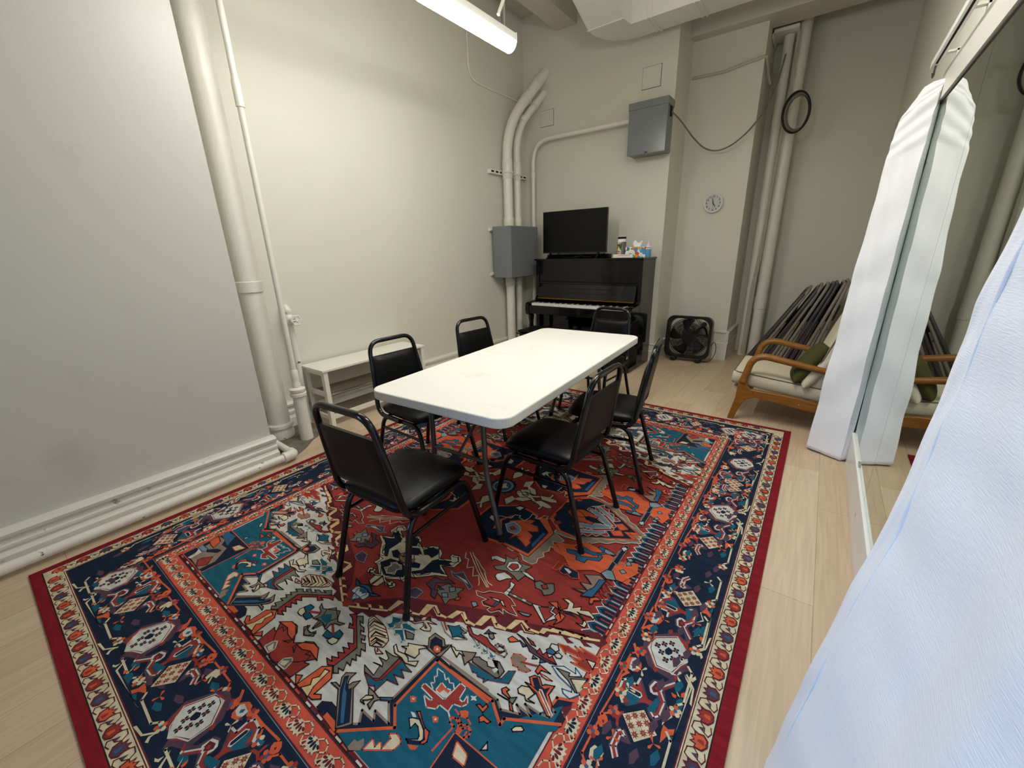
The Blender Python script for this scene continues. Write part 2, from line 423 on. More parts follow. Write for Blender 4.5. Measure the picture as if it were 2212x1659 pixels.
# ---------------------------------------------------------------- strip lights and an added fill lamp
def strip(y1, label, x=-2.15, L=0.88, W=1.0):
    t = thing('strip_light', label, 'light', (x, y1 - L / 2, 2.80), 0, 'ceiling strip lights')
    t.scale = (W, 1, 1)
    h = L / 2
    obj('housing', box(B(), -0.058, 0.058, -h, h, 0.035, 0.085), M_white, t, bevel=0.004)
    pr = [(0.06 * math.cos(a), 0.036 + 0.062 * math.sin(a)) for a in [math.radians(180 + 180 * k / 14) for k in range(15)]]
    obj('diffuser', prism(B(), pr, 'y', -h + 0.006, h - 0.006), M_led, t, True)
    for s in (-1, 1):
        obj('end_cap', box(B(), -0.06, 0.06, s * h - 0.004, s * h + 0.004, 0.03, 0.088), M_white, t)
        q = B(); tube(q, [(0, s * (h - 0.10), 0.085), (0, s * (h - 0.10), ZC - 2.8 - 0.002)], 0.0018, 6); obj('hanger', q, M_steel, t, True)
    return t
t0 = strip(2.97, 'lit white strip light hanging in front of the bent pipes')
q = B(); tube(q, [(0.03, 0.33, 0.08), (0.028, 0.33, 0.5), (0.01, 0.35, 0.9), (0.02, 0.33, ZC - 2.802)], 0.008, 8)
obj('power_cord', q, mat('grey_cord', (150, 148, 140), 0.5), t0, True)
strip(1.95, 'second lit strip light, in line behind the first')
t3 = strip(2.75, 'added unseen fill light above the right side of the table', -0.75, 1.22, 2.2)  # out-of-view fill lamp, added to brighten the far end of the room
obj('fill_uplight', box(B(), -0.052, 0.052, -0.59, 0.59, 0.086, 0.096), M_led2, t3)  # added glowing top, lifts the ceiling and upper walls
q = B(); tube(q, fillet([(-2.05, 2.70, 2.89), (-2.0, 2.9, 3.3), (-1.95, 3.3, ZC - 0.003)], 0.05), 0.012, 8)
tag(obj('conduit', q, M_pipe, None, True), 'thin painted conduit running up to the ceiling behind the strip light', 'pipe')

# ---------------------------------------------------------------- duct
def duct():
    t = thing('air_duct', 'white painted rectangular air duct turning near the ceiling', 'duct', (0, 0, 0))
    z0, z1, f, bk = 3.40, 3.74, 4.555, 4.86
    m = mat('duct_paint', (230, 228, 222), 0.4, 0.45, noise=0.02, nscale=8, bump=0.2, bscale=40)
    obj('straight_run', box(B(), -1.73, 0.33, f, bk, z0, z1), m, t)
    # elbow: inner corner (-1.87, f), outer curve
    pl = [(-1.73, f), (-1.73, bk)]
    for k in range(9):
        a = math.radians(90 + 90 * k / 8); pl.append((-1.87 + 0.375 * math.cos(a), f - 0.07 + 0.375 * math.sin(a)))
    pl += [(-2.245, 4.43), (-1.89, 4.39), (-1.87, f)]
    obj('elbow', prism(B(), pl, 'z', z0, z1), m, t)
    # branch rising towards the camera
    q = B()
    vs = []
    for (y, dz) in ((4.41, 0.0), (3.6, 0.30)):
        vs.append([q.verts.new((x, y, z)) for x, z in ((-2.245, z0 + dz), (-1.88, z0 + dz), (-1.88, z1 - 0.02), (-2.245, z1 - 0.02))])
    a, b = vs
    for k in range(4): q.faces.new((a[k], a[(k + 1) % 4], b[(k + 1) % 4], b[k]))
    q.faces.new(a); q.faces.new(b[::-1])
    obj('branch', q, m, t)
    for x in (-1.72, -1.30, -0.70, -0.1):
        for d in (0, 0.045):
            q = B()
            box(q, x + d - 0.006, x + d + 0.006, f - 0.008, bk + 0.006, z0 - 0.008, z0); box(q, x + d - 0.006, x + d + 0.006, f - 0.008, f, z0, z1)
            obj('flange', q, m, t)
    q = B(); box(q, -2.25, -1.875, 4.395, 4.415, z0 - 0.008, z0 + 0.002); obj('flange', q, m, t)
    return t
duct()

# ---------------------------------------------------------------- pipes on the left
q = thing('riser_pipe', 'thick white riser pipe in the left recess, floor to ceiling', 'pipe', (-3.30, 1.30, 0))
p = B(); lathe(p, [(0.076, 0.002), (0.076, ZC - 0.001)], n=28); obj('pipe', p, M_pipe, q, True)
p = B(); lathe(p, [(0.077, 1.14), (0.087, 1.145), (0.087, 1.215), (0.077, 1.22)], n=28); obj('coupling', p, M_pipe, q, True)
p = B(); lathe(p, [(0.088, 0.003), (0.09, 0.05), (0.083, 0.06), (0.083, 0.085), (0.094, 0.09), (0.094, 0.115), (0.077, 0.125)], n=28); obj('base_collar', p, M_pipechip, q, True)

q = thing('riser_pipe', 'slim white riser pipe with a thicker sleeve at its foot', 'pipe', (-3.09, 1.39, 0))
p = B(); lathe(p, [(0.019, 0.5), (0.019, ZC - 0.001)], n=16); obj('pipe', p, M_pipe, q, True)
p = B(); lathe(p, [(0.047, 0.003), (0.045, 0.36)], n=20); obj('sleeve', p, M_pipechip, q, True)
p = B(); lathe(p, [(0.046, 0.355), (0.058, 0.365), (0.058, 0.385), (0.05, 0.39), (0.056, 0.40), (0.056, 0.42), (0.03, 0.432), (0.03, 0.46), (0.024, 0.47), (0.027, 0.50), (0.026, 0.56), (0.019, 0.57)], n=20); obj('reducer', p, M_pipe, q, True)
p = B(); lathe(p, [(0.025, 2.27), (0.025, 2.40), (0.019, 2.43)], n=16); obj('coupling', p, M_pipe, q, True)

q = thing('valve_pipe', 'short white pipe with a hand-wheel valve beside the white bench', 'pipe', (-3.40, 1.572, 0))
p = B(); lathe(p, [(0.026, 0.002), (0.026, 0.90)], n=16); obj('pipe', p, M_pipechip, q, True)
p = B(); tube(p, fillet([(0, 0, 0.90), (0, 0, 0.99), (-0.069, 0, 0.99)], 0.05, 8), 0.028, 14); lathe(p, [(0.034, 0.955), (0.034, 0.975)], n=16); obj('elbow', p, M_pipe, q, True)
v = B(); lathe(v, [(0.028, 0.86), (0.038, 0.875), (0.038, 0.92), (0.028, 0.935)], n=16)
tube(v, [(0.02, 0, 0.897), (0.09, 0.01, 0.897)], [0.024, 0.016], 12)
vb = obj('valve_body', v, M_pipe, q, True)
v = B(); lathe(v, [(0.012, 0.088), (0.014, 0.10), (0.010, 0.112)], (0.01, 0.897), 10, 'x')
ring = [(0.10, 0.01 + 0.036 * (1 + 0.13 * math.cos(6 * a)) * math.cos(a), 0.897 + 0.036 * (1 + 0.13 * math.cos(6 * a)) * math.sin(a)) for a in [2 * PI * k / 36 for k in range(36)]]
tube(v, ring, 0.006, 8, closed=True)
for k in range(3):
    a = k * PI / 3; tube(v, [(0.10, 0.01 + 0.035 * math.cos(a), 0.897 + 0.035 * math.sin(a)), (0.10, 0.01 - 0.035 * math.cos(a), 0.897 - 0.035 * math.sin(a))], 0.005, 8)
obj('hand_wheel', v, M_pipechip, vb, True)

q = thing('floor_pipe', 'white pipe lying along the floor below the left baseboard', 'pipe', (-2.812, 1.152, 0.048))
p = B(); tube(p, [(0, -3.7, 0), (0, 0, 0)], 0.026, 18); obj('pipe', p, M_pipechip, q, True)
p = B(); tube(p, [(0, 0, 0), (-0.30, 0.012, 0.0)], 0.024, 16); obj('branch', p, M_pipe, q, True)
p = B(); tube(p, fillet([(0, -0.06, 0), (0, 0.0, 0), (-0.055, 0.002, 0)], 0.05, 6), 0.034, 16); obj('elbow', p, M_pipe, q, True)
p = B(); tube(p, [(0, -0.07, 0), (0, -0.05, 0)], 0.0365, 16); obj('collar', p, M_pipe, q, True)

# ---------------------------------------------------------------- corner pipes, grey junction box and struts
BX = (-3.425, -3.15, 4.255, 4.86, 1.045, 1.662)
def bent(name, x, y, r, zb, x1, y1, z1, label, z00=0.002):
    t = thing(name, label, 'pipe', (x, y, 0))
    top = fillet([(0, 0, BX[5]), (0, 0, zb), (x1 - x, y1 - y, z1)], 0.34, 12)
    p = B(); tube(p, top, r, 20); obj('upper_pipe', p, M_pipe, t, True)
    p = B(); tube(p, [(0, 0, z00), (0, 0, BX[4])], r, 20); obj('lower_pipe', p, M_pipe, t, True)
    p = B(); lathe(p, [(r + 0.002, 2.22), (r + 0.006, 2.225), (r + 0.006, 2.43), (r + 0.002, 2.435)], n=20); obj('sleeve', p, M_pipe, t, True)
    for zz in (BX[5] + 0.002, BX[4] - 0.12):
        p = B(); lathe(p, [(r + 0.004, zz), (r + 0.008, zz + 0.01), (r + 0.008, zz + 0.10), (r + 0.002, zz + 0.115)], n=20); obj('connector', p, M_pipe, t, True)
    d = Vector((x1 - x, y1 - y, z1 - zb)).normalized(); e = Vector((x1 - x, y1 - y, z1))
    for k in (0.16, 0.40):
        p = B(); tube(p, [e - d * (k + 0.06), e - d * k], r + 0.006, 20); obj('clamp', p, M_pipe, t, True)
    return t
bent('conduit_pipe', -3.36, 4.52, 0.058, 2.80, -3.135, 5.06, 3.44, 'thickest corner pipe, bending diagonally into the back wall')
bent('conduit_pipe', -3.36, 4.72, 0.044, 2.80, -3.155, 5.06, 3.22, 'middle corner pipe bending diagonally, just under the thickest one')
t = thing('conduit_pipe', 'thin corner pipe bending across the back wall to the upper grey box', 'pipe', (-3.27, 4.96, 0))
pth = fillet([(0, 0, 0.002), (0, 0, 2.69), (1.315, 0, 2.69)], 0.22, 10)
p = B(); tube(p, [(0, 0, 0.002), (0, 0, 1.5)], 0.026, 16); obj('lower_pipe', p, M_pipe, t, True)
p = B(); tube(p, fillet([(0, 0, 1.45), (0, 0, 2.60), (0, 0, 2.69), (0.09, 0, 2.69), (1.318, 0, 2.69)], 0.24, 12) if False else fillet([(0, 0, 1.45), (0, 0, 2.69), (1.318, 0, 2.69)], 0.26, 12), 0.026, 16); obj('upper_pipe', p, M_pipe, t, True)
p = B(); lathe(p, [(0.028, 2.27), (0.033, 2.28), (0.033, 2.33), (0.028, 2.34)], n=16); obj('coupling', p, M_pipe, t, True)

t = thing('junction_box', 'large grey metal junction box on the pipes in the left corner', 'junction box', (0, 0, 0))
obj('body', box(B(), *BX), M_grey, t, bevel=0.004)
obj('cover', box(B(), BX[1], BX[1] + 0.012, BX[2] + 0.004, BX[3] - 0.004, BX[4] + 0.004, BX[5] - 0.004), M_grey, t, bevel=0.003)
for zz in (1.09, 1.63):
    p = B(); box(p, XL + 0.001, BX[0] + 0.001, BX[2] + 0.03, BX[2] + 0.55, zz - 0.02, zz + 0.02); tube(p, [(XL + 0.02, BX[2] + 0.03, zz), (XL + 0.02, BX[2] - 0.03, zz)], 0.02, 12); obj('mounting_rail', p, M_pipe, t)
t = thing('strut_rail', 'slotted white strut channel clamping the corner pipes to the left wall', 'strut', (0, 0, 0))
obj('channel', box(B(), XL + 0.001, XL + 0.05, 4.26, 5.02, 2.268, 2.316), M_white, t, bevel=0.003)
for k in range(9): obj('slot', box(B(), XL + 0.0495, XL + 0.0512, 4.275 + 0.085 * k, 4.325 + 0.085 * k, 2.283, 2.302), M_dark, t)
for y, r in ((4.52, 0.058), (4.72, 0.044)):
    p = B(); tube(p, [(-3.36 + (r + 0.008) * math.cos(a), y + (r + 0.008) * math.sin(a), 2.29) for a in [2 * PI * k / 24 for k in range(24)]], 0.010, 8, closed=True); obj('clamp', p, M_pipe, t, True)
t = thing('strut_rail', 'short slotted white strut behind the diagonal part of the corner pipes', 'strut', (0, 0, 0))
p = B(); box(p, -3.46, -3.30, 4.985, 5.045, 3.12, 3.17); obj('channel', p, M_pipe, t)
p = B(); tube(p, [(-3.46, 4.97, 3.14), (-3.469, 4.9, 3.14)], 0.012, 8); obj('bolt', p, M_pipe, t)

# thin painted conduit on the left wall
p = B(); tube(p, fillet([(XL + 0.012, 3.99, ZC - 0.002), (XL + 0.012, 3.99, 3.16), (XL + 0.012, 5.04, 3.155)], 0.16, 10), 0.0095, 8)
tag(obj('conduit', p, M_pipe, None, True), 'thin painted conduit bending along the left wall to the corner', 'pipe')

# upper grey box
t = thing('junction_box', 'grey rain-hood electrical box high on the back wall', 'junction box', (-1.745, 4.945, 2.33))
obj('body', box(B(), -0.205, 0.195, -0.085, 0.104, 0, 0.47), M_grey, t, bevel=0.004)
obj('cover', box(B(), -0.21, 0.20, -0.105, -0.083, -0.004, 0.44), M_grey, t, bevel=0.004)
obj('hood', box(B(), -0.214, 0.206, -0.112, 0.10, 0.425, 0.492), M_grey, t, bevel=0.004)
obj('latch', box(B(), -0.015, 0.015, -0.108, -0.10, 0.002, 0.016), M_blackmat, t)
obj('knockout', box(B(), 0.196, 0.2065, -0.01, 0.03, 0.33, 0.42), M_dark, t)

# right-hand pipes, cables
t = thing('riser_pipe', 'slimmer cream riser pipe beside the column', 'pipe', (-0.69, 5.95, 0))
p = B(); lathe(p, [(0.047, 0.001), (0.047, 3.44)], n=20); obj('pipe', p, M_pipe, t, True)
p = B(); lathe(p, [(0.0475, 0.40), (0.05, 0.402), (0.05, 0.412), (0.0475, 0.414)], n=20); obj('joint', p, M_pipe, t, True)
t = thing('riser_pipe', 'thicker cream riser pipe in front of the far wall', 'pipe', (-0.565, 5.98, 0))
p = B(); lathe(p, [(0.063, 0.001), (0.063, ZC - 0.001)], n=24); obj('pipe', p, M_pipe, t, True)
p = B(); lathe(p, [(0.064, 0.60), (0.069, 0.602), (0.069, 0.75), (0.064, 0.752)], n=24); obj('joint', p, M_pipe, t, True)
p = B(); box(p, -0.83, -0.60, 5.80, 6.1, 3.445, 3.475); box(p, -0.83, -0.82, 5.80, 6.1, 3.40, 3.475)
tag(obj('pipe_bracket', p, M_pipe), 'small white bracket at the top of the slimmer riser pipe', 'bracket')
p = B()
tube(p, fillet([(-1.537, 4.95, 2.70), (-1.50, 5.1, 2.66), (-1.40, 5.38, 2.50), (-1.30, 5.45, 2.40), (-1.17, 5.46, 2.355), (-1.03, 5.46, 2.39), (-0.90, 5.48, 2.49), (-0.78, 5.55, 2.66), (-0.715, 5.75, 2.95), (-0.69, 5.86, 3.25)], 0.15, 5), 0.008, 8)
tag(obj('cable', p, M_cableg, None, True), 'loose grey cable sagging from the upper grey box to the pipes', 'cable')
p = B(); tube(p, [(-1.53, 5.548, 3.14), (-1.38, 5.545, 3.135), (-1.2, 5.545, 3.13), (-1.0, 5.545, 3.16), (-0.84, 5.543, 3.175), (-0.814, 5.543, 3.165), (-0.812, 5.75, 3.06), (-0.79, 5.83, 3.0)], 0.014, 8)
tag(obj('cable', p, M_cablew, None, True), 'painted cable bundle strung across the top of the clock wall', 'cable')
t = thing('cable_coil', 'coil of black and grey cable hanging on the thicker riser pipe', 'cable', (-0.505, 5.80, 2.675))
for k, (dx, r, m) in enumerate(((0, 0.190, M_cable), (0.012, 0.172, M_cableg), (-0.004, 0.18, M_cable), (0.016, 0.158, M_cableg))):
    p = B(); tube(p, [(dx + 0.62 * r * math.cos(a), 0.012 * k - 0.02 + 0.04 * math.cos(a), r * math.sin(a)) for a in [2 * PI * j / 40 for j in range(40)]], 0.009, 8, closed=True); obj('loop', p, m, t, True)
p = B(); tube(p, [(-0.09, 0.0, 0.02), (-0.075, -0.02, 0.03), (-0.05, -0.015, 0.04)], 0.006, 6); obj('tie', p, M_cablew, t, True)
for k, (a, lab) in enumerate((((0, 0), 'thin grey cable running down the groove between the two right pipes'), ((0.02, -0.012), 'second thin cable running beside the first between the right pipes'), ((0.035, -0.02), 'third thin cable slanting across the thicker riser pipe'))):
    x, y = -0.628 + a[0] * 0.4, 5.91 + a[1]
    pts = [(x + 0.03, y, 3.44), (x + 0.02, y - 0.02, 3.0), (x, y - 0.03, 2.6), (x - 0.01, y - 0.015, 1.8), (x - 0.03 + 0.01 * k, y - 0.02, 1.2), (x - 0.055 + 0.01 * k, y - 0.02, 0.9), (x - 0.06 + 0.01 * k, y - 0.02, 0.03)]
    p = B(); tube(p, fillet(pts, 0.2, 4), 0.005, 6)
    tag(obj('cable', p, M_cablew, None, True), lab, 'cable')
# ---------------------------------------------------------------- banquet chairs (local: seat faces +Y, origin on floor at centre)
RUGZ = 0.0092
def make_chair(label):
    t = thing('banquet_chair', label, 'chair', (0, 0, RUGZ), 0, 'black banquet chairs round the white table')
    # seat: crowned pad, wider in front
    bm = B(); n = 16; g = {}
    def out(a, b):
        wx = 0.200 + 0.006 * b
        r = 1.0
        # squircle outline, front edge bowed
        x, y = a * wx, b * 0.205 + (0.014 * (1 - a * a) if b > 0 else 0) * b
        k = max(0, abs(a) - 0.72) / 0.28 * max(0, abs(b) - 0.72) / 0.28
        return x * (1 - 0.085 * k), y * (1 - 0.085 * k)
    for s in (1, -1):
        for i in range(n + 1):
            for j in range(n + 1):
                a, b = 2 * i / n - 1, 2 * j / n - 1
                a = math.copysign(1 - (1 - abs(a)) ** 1.5, a); b = math.copysign(1 - (1 - abs(b)) ** 1.5, b)
                x, y = out(a, b)
                e = ((1 - abs(a) ** 5) * (1 - abs(b) ** 5)) ** 0.5
                z = 0.438 + 0.034 * e + 0.006 * (1 - a * a) * (1 - b * b) if s > 0 else 0.438 - 0.022 * min(1, e * 2.2)
                if s > 0 and b > 0.6: z -= 0.012 * ((b - 0.6) / 0.4) ** 2
                g[(s, i, j)] = bm.verts.new((x, y, z)) if s > 0 or (0 < i < n and 0 < j < n) else g[(1, i, j)]
        for i in range(n):
            for j in range(n):
                q = [g[(s, i, j)], g[(s, i + 1, j)], g[(s, i + 1, j + 1)], g[(s, i, j + 1)]]
                bm.faces.new(q if s > 0 else q[::-1])
    obj('seat', bm, M_vinyl, t, True, angle=80)
    # back frame: tapered hoop that bends forward under the seat
    def bp(s, z):       # back tube centre at height z
        k = (z - 0.42) / 0.44
        return Vector((s * (0.203 - 0.042 * k), -0.192 - 0.078 * k, z))
    L = [Vector((-0.203, 0.02, 0.40)), Vector((-0.205, -0.192, 0.405)), bp(-1, 0.55), bp(-1, 0.848), bp(1, 0.848), bp(1, 0.55), Vector((0.205, -0.192, 0.405)), Vector((0.203, 0.02, 0.40))]
    P = fillet(L, 0.075, 8)
    q = B(); tube(q, P, 0.0138, 12); obj('back_frame', q, M_tube, t, True)
    # back pad between the uprights
    q = B(); n = 12; g = {}
    for s in (1, -1):
        for i in range(n + 1):
            for j in range(n + 1):
                a, k = 2 * i / n - 1, j / n
                z = 0.50 + 0.258 * k
                c = bp(1, z); e = ((1 - abs(a) ** 6) * (1 - abs(2 * k - 1) ** 6)) ** 0.5
                x = a * (c.x - 0.010)
                y = c.y + (0.006 + 0.024 * e if s > 0 else -0.008 - 0.006 * min(1, e * 3))
                g[(s, i, j)] = q.verts.new((x, y, z))
        for i in range(n):
            for j in range(n):
                f = [g[(s, i, j)], g[(s, i + 1, j)], g[(s, i + 1, j + 1)], g[(s, i, j + 1)]]
                q.faces.new(f if s > 0 else f[::-1])
    ring = [(i, 0) for i in range(n)] + [(n, j) for j in range(n)] + [(n - i, n) for i in range(n)] + [(0, n - j) for j in range(n)]
    for k in range(len(ring)):
        a, b = ring[k], ring[(k + 1) % len(ring)]
        q.faces.new((g[(1,) + a], g[(-1,) + a], g[(-1,) + b], g[(1,) + b]))
    obj('backrest', q, M_vinyl, t, True, angle=50)
    # side arches: rail with a leg at each end
    for s in (-1, 1):
        x = s * 0.185
        F, R_ = Vector((s * 0.212, 0.265, 0.0)), Vector((s * 0.216, -0.268, 0.0))
        ft, rt_ = Vector((x, 0.175, 0.392)), Vector((x, -0.165, 0.392))
        arch = fillet([F, ft, rt_, R_], 0.07, 8)
        m = len(arch) // 2
        fl = arch[:8]; rl = arch[-8:]; rail = arch[7:-7]
        q = B(); tube(q, fl, 0.0134, 12); lg = obj('leg', q, M_tube, t, True)
        q = B(); tube(q, [F + (ft - F) * 0.0, F + (ft - F) * 0.06], 0.0155, 12); obj('foot_cap', q, M_rubber, lg, True)
        q = B(); tube(q, rl, 0.0134, 12); lg = obj('leg', q, M_tube, t, True)
        q = B(); tube(q, [R_, R_ + (rt_ - R_) * 0.06], 0.0155, 12); obj('foot_cap', q, M_rubber, lg, True)
        q = B(); tube(q, rail, 0.0134, 12); obj('side_rail', q, M_tube, t, True)
        k = 0.80
        q = B(); tube(q, [F.lerp(ft, k), R_.lerp(rt_, k)], 0.0085, 10); obj('stretcher', q, M_tube, t, True)
    for y in (0.13, -0.12):
        q = B(); tube(q, [(-0.185, y, 0.40), (0.185, y, 0.40)], 0.009, 10); obj('cross_bar', q, M_tube, t, True)
    return t
ch = make_chair('black vinyl banquet chair at the near end of the table, its back to the camera')
ch.location = (-1.332, 0.985, RUGZ); ch.rotation_euler = (0, 0, math.radians(3.5))
for x, y, a, lab in (
    (-1.935, 1.625, -92, 'black banquet chair on the left of the table, in front of the white bench'),
    (-1.97, 2.44, -95, 'black banquet chair on the left of the table, farther from the camera than its neighbour'),
    (-1.485, 3.235, 176, 'black banquet chair at the far end of the table, in front of the piano'),
    (-0.972, 1.665, 90.5, 'black banquet chair on the right of the table, nearest the camera on that side'),
    (-0.945, 2.255, 101, 'black banquet chair on the right of the table, the one nearer the box fan')):
    dup(ch, (x, y, RUGZ), math.radians(a), lab)

# ---------------------------------------------------------------- folding table
TB = thing('folding_table', 'white plastic fold-in-half table standing on the patterned rug', 'table', (-1.383, 2.062, RUGZ), math.radians(3.6))
HW, HL, TZ = 0.412, 0.925, 0.742 - RUGZ
for s, nm in ((-1, 'tabletop'), (1, 'tabletop')):
    bm = B()
    o = rrect(-HW, HW, -HL, HL, 0.075, 8)
    half = [p for p in o if p[1] * s > 0.0]
    half.sort(key=lambda p: math.atan2(p[1], p[0]) if s > 0 else math.atan2(-p[1], -p[0]))
    e = 0.0022 * s
    poly = half + ([(-HW, e), (HW, e)] if s > 0 else [(HW, e), (-HW, e)])
    prism(bm, poly, 'z', TZ - 0.047, TZ)
    obj(nm, bm, M_plastic, TB, False, bevel=0.007, seg=3)
for s in (-1, 1): obj('side_rail', box(B(), s * (HW - 0.05) - 0.012, s * (HW - 0.05) + 0.012, -0.83, 0.83, TZ - 0.072, TZ - 0.048), M_steel, TB)
for s in (-1, 1):
    for d in (-1, 1):
        y = s * 0.745
        pts = fillet([(d * 0.165, y, TZ - 0.06), (d * 0.168, y, 0.33), (d * 0.268, y + s * 0.03, 0.0)], 0.09, 8)
        q = B(); tube(q, pts, 0.0135, 14); lg = obj('leg', q, M_steel, TB, True)
        q = B(); tube(q, [(d * 0.268, y + s * 0.03, 0.0), (d * 0.258, y + s * 0.027, 0.035)], 0.0165, 14); obj('foot_cap', q, M_rubber, lg, True)
    for hw_, zz_ in ((0.167, 0.40), (0.33, TZ - 0.062)):
        q = B(); tube(q, [(-hw_, s * 0.745, zz_), (hw_, s * 0.745, zz_)], 0.010, 10); obj('cross_bar', q, M_steel, TB, True)
    q = B(); tube(q, [(0, s * 0.745, 0.40), (0, s * 0.36, TZ - 0.06)], 0.008, 10); obj('brace', q, M_steel, TB, True)

# ---------------------------------------------------------------- white shoe bench
t = thing('shoe_bench', 'low white bench with slatted wire shelves along the left wall', 'bench', (-3.265, 2.15, 0))
W_, D_, H_ = 1.085, 0.345, 0.50     # along Y, along X, height
M_bench = mat('white_foil', (236, 234, 222), 0.35, 0.4, noise=0.01)
obj('top', box(B(), -D_ / 2, D_ / 2, -W_ / 2, W_ / 2, H_ - 0.018, H_), M_bench, t, bevel=0.002)
for s in (-1, 1):
    for d in (-1, 1):
        obj('leg', box(B(), d * 0.143 - 0.022, d * 0.143 + 0.022, s * 0.515 - 0.018, s * 0.515 + 0.018, 0, H_ - 0.018), M_bench, t, bevel=0.002)
    for z in (0.06, 0.265, 0.447):
        obj('end_rail', box(B(), -0.121, 0.121, s * 0.515 - 0.012, s * 0.515 + 0.012, z - 0.0 , z + 0.035), M_bench, t)
obj('front_rail', box(B(), 0.125, 0.14, -0.497, 0.497, 0.06, 0.10), M_bench, t)
obj('back_rail', box(B(), -0.15, -0.135, -0.497, 0.497, 0.44, 0.482), M_bench, t)
M_wire = mat('dark_metal_rod', (128, 116, 100), 0.35, 0.5, metal=0.5, noise=0.05)
for z in (0.28, 0.085):
    for k in range(9):
        x = -0.115 + 0.0285 * k
        q = B(); tube(q, [(x, -0.503, z + 0.01 - 0.02 * (k == 0)), (x, 0.503, z + 0.01 - 0.02 * (k == 0))], 0.005, 8)
        obj('shelf_rod', q, M_wire, t, True)
q = B(); tube(q, [(0.128, -0.503, 0.275), (0.128, 0.503, 0.275)], 0.006, 8); obj('shelf_rod', q, M_chrome, t, True)

# ---------------------------------------------------------------- upright piano
t = thing('upright_piano', 'black lacquered upright piano against the back wall', 'piano', (-2.305, 4.815, 0))
PW, PH = 0.70, 1.262      # half width, height; local y -0.215 (front) .. 0.215 (back)
for s in (-1, 1):
    q = B(); box(q, s * PW - (0.045 if s > 0 else 0), s * PW + (0.045 if s < 0 else 0), -0.205, 0.215, 0.0, PH - 0.022)
    obj('side_panel', q, M_black, t, bevel=0.004)
    a, b = (s * PW, s * (PW - 0.055)); a, b = min(a, b), max(a, b)
    pr = [(-0.205, 0.58), (-0.44, 0.58), (-0.465, 0.60), (-0.475, 0.64), (-0.47, 0.715), (-0.45, 0.735), (-0.24, 0.755), (-0.205, 0.80)]
    obj('key_cheek', prism(B(), pr, 'x', a, b), M_black, t, bevel=0.006)
    q = B(); lathe(q, [(0.03, 0.06), (0.024, 0.09), (0.024, 0.40), (0.03, 0.44), (0.026, 0.47), (0.034, 0.53), (0.04, 0.58)], (s * (PW - 0.045), -0.40), 20)
    obj('leg', q, M_black, t, True)
    obj('toe_block', box(B(), a - 0.004, b + 0.004, -0.455, 0.0, 0.012, 0.065), M_black, t, bevel=0.008)
    q = B(); lathe(q, [(0.02, 0.0), (0.022, 0.008), (0.018, 0.014)], (s * (PW - 0.03), -0.42), 12); obj('castor', q, M_blackmat, t, True)
obj('lid', box(B(), -PW - 0.012, PW + 0.012, -0.235, 0.22, PH - 0.022, PH), M_black, t, bevel=0.005)
obj('back_panel', box(B(), -PW + 0.045, PW - 0.045, 0.18, 0.21, 0.1, PH - 0.022), M_blackmat, t)
q = B(); box(q, -PW + 0.045, PW - 0.045, -0.19, -0.165, 0.99, PH - 0.022); obj('upper_panel', q, M_black, t)
q = B(); box(q, -PW + 0.045, PW - 0.045, -0.195, -0.16, 0.955, 0.978); box(q, -PW + 0.045, PW - 0.045, -0.186, -0.165, 0.978, 0.99); obj('music_ledge', q, M_black, t, bevel=0.003)
q = B()
pr = [(-0.185, 0.955), (-0.205, 0.955), (-0.245, 0.785), (-0.225, 0.785)]
prism(q, pr, 'x', -PW + 0.055, PW - 0.055); obj('fallboard', q, M_black, t)
q = B()
for zz in (0.905, 0.85):
    d = -0.205 - (0.955 - zz) * 0.235
    box(q, -0.42, 0.44, d - 0.004, d, zz - 0.004, zz + 0.004)
obj('music_desk_groove', q, M_black, t)
q = B(); box(q, -PW + 0.056, PW - 0.056, -0.262, -0.225, 0.772, 0.784); obj('hinge', q, mat('brass', (150, 112, 50), 0.3, 0.5, metal=1.0, noise=0.2, nscale=120), t)
obj('keybed', box(B(), -PW + 0.055, PW - 0.055, -0.456, -0.20, 0.60, 0.70), M_black, t, bevel=0.004)
obj('key_slip', box(B(), -PW + 0.055, PW - 0.055, -0.466, -0.456, 0.62, 0.703), M_black, t, bevel=0.003)
M_ivory = mat('ivory_white', (232, 232, 224), 0.25, 0.5, noise=0.01)
kx0, kx1 = -0.61, 0.61; kw = (kx1 - kx0) / 52
keys = thing.__class__ and None
kp = obj('keyboard', box(B(), kx0 - 0.002, kx1 + 0.002, -0.44, -0.26, 0.70, 0.712), M_blackmat, t)
wkm = None
for i in range(52):
    if wkm is None:
        q = B(); box(q, 0.0006, kw - 0.0006, -0.454, -0.27, 0.706, 0.736); o = obj('white_key', q, M_ivory, kp, bevel=0.0015); wkm = o
    else:
        o = wkm.copy(); COL.objects.link(o); o.parent = kp
    o.location = (kx0 + kw * i, 0, 0)
bkm = None
for i in range(51):
    if (i % 7) in (1, 4): continue
    if bkm is None:
        q = B(); prism(q, [(-0.39, 0.736), (-0.385, 0.748), (-0.27, 0.748), (-0.27, 0.736)], 'x', -0.0055, 0.0055); o = obj('black_key', q, M_black, kp); bkm = o
    else:
        o = bkm.copy(); COL.objects.link(o); o.parent = kp
    o.location = (kx0 + kw * (i + 1), 0, 0)
for s in (-1, 1):
    obj('key_block', box(B(), min(s * 0.612, s * 0.645), max(s * 0.612, s * 0.645), -0.445, -0.26, 0.70, 0.745), M_black, t, bevel=0.003)
obj('lower_panel', box(B(), -PW + 0.045, PW - 0.045, -0.15, -0.125, 0.13, 0.60), M_black, t)
obj('bottom_rail', box(B(), -PW + 0.045, PW - 0.045, -0.17, -0.11, 0.03, 0.13), M_black, t)
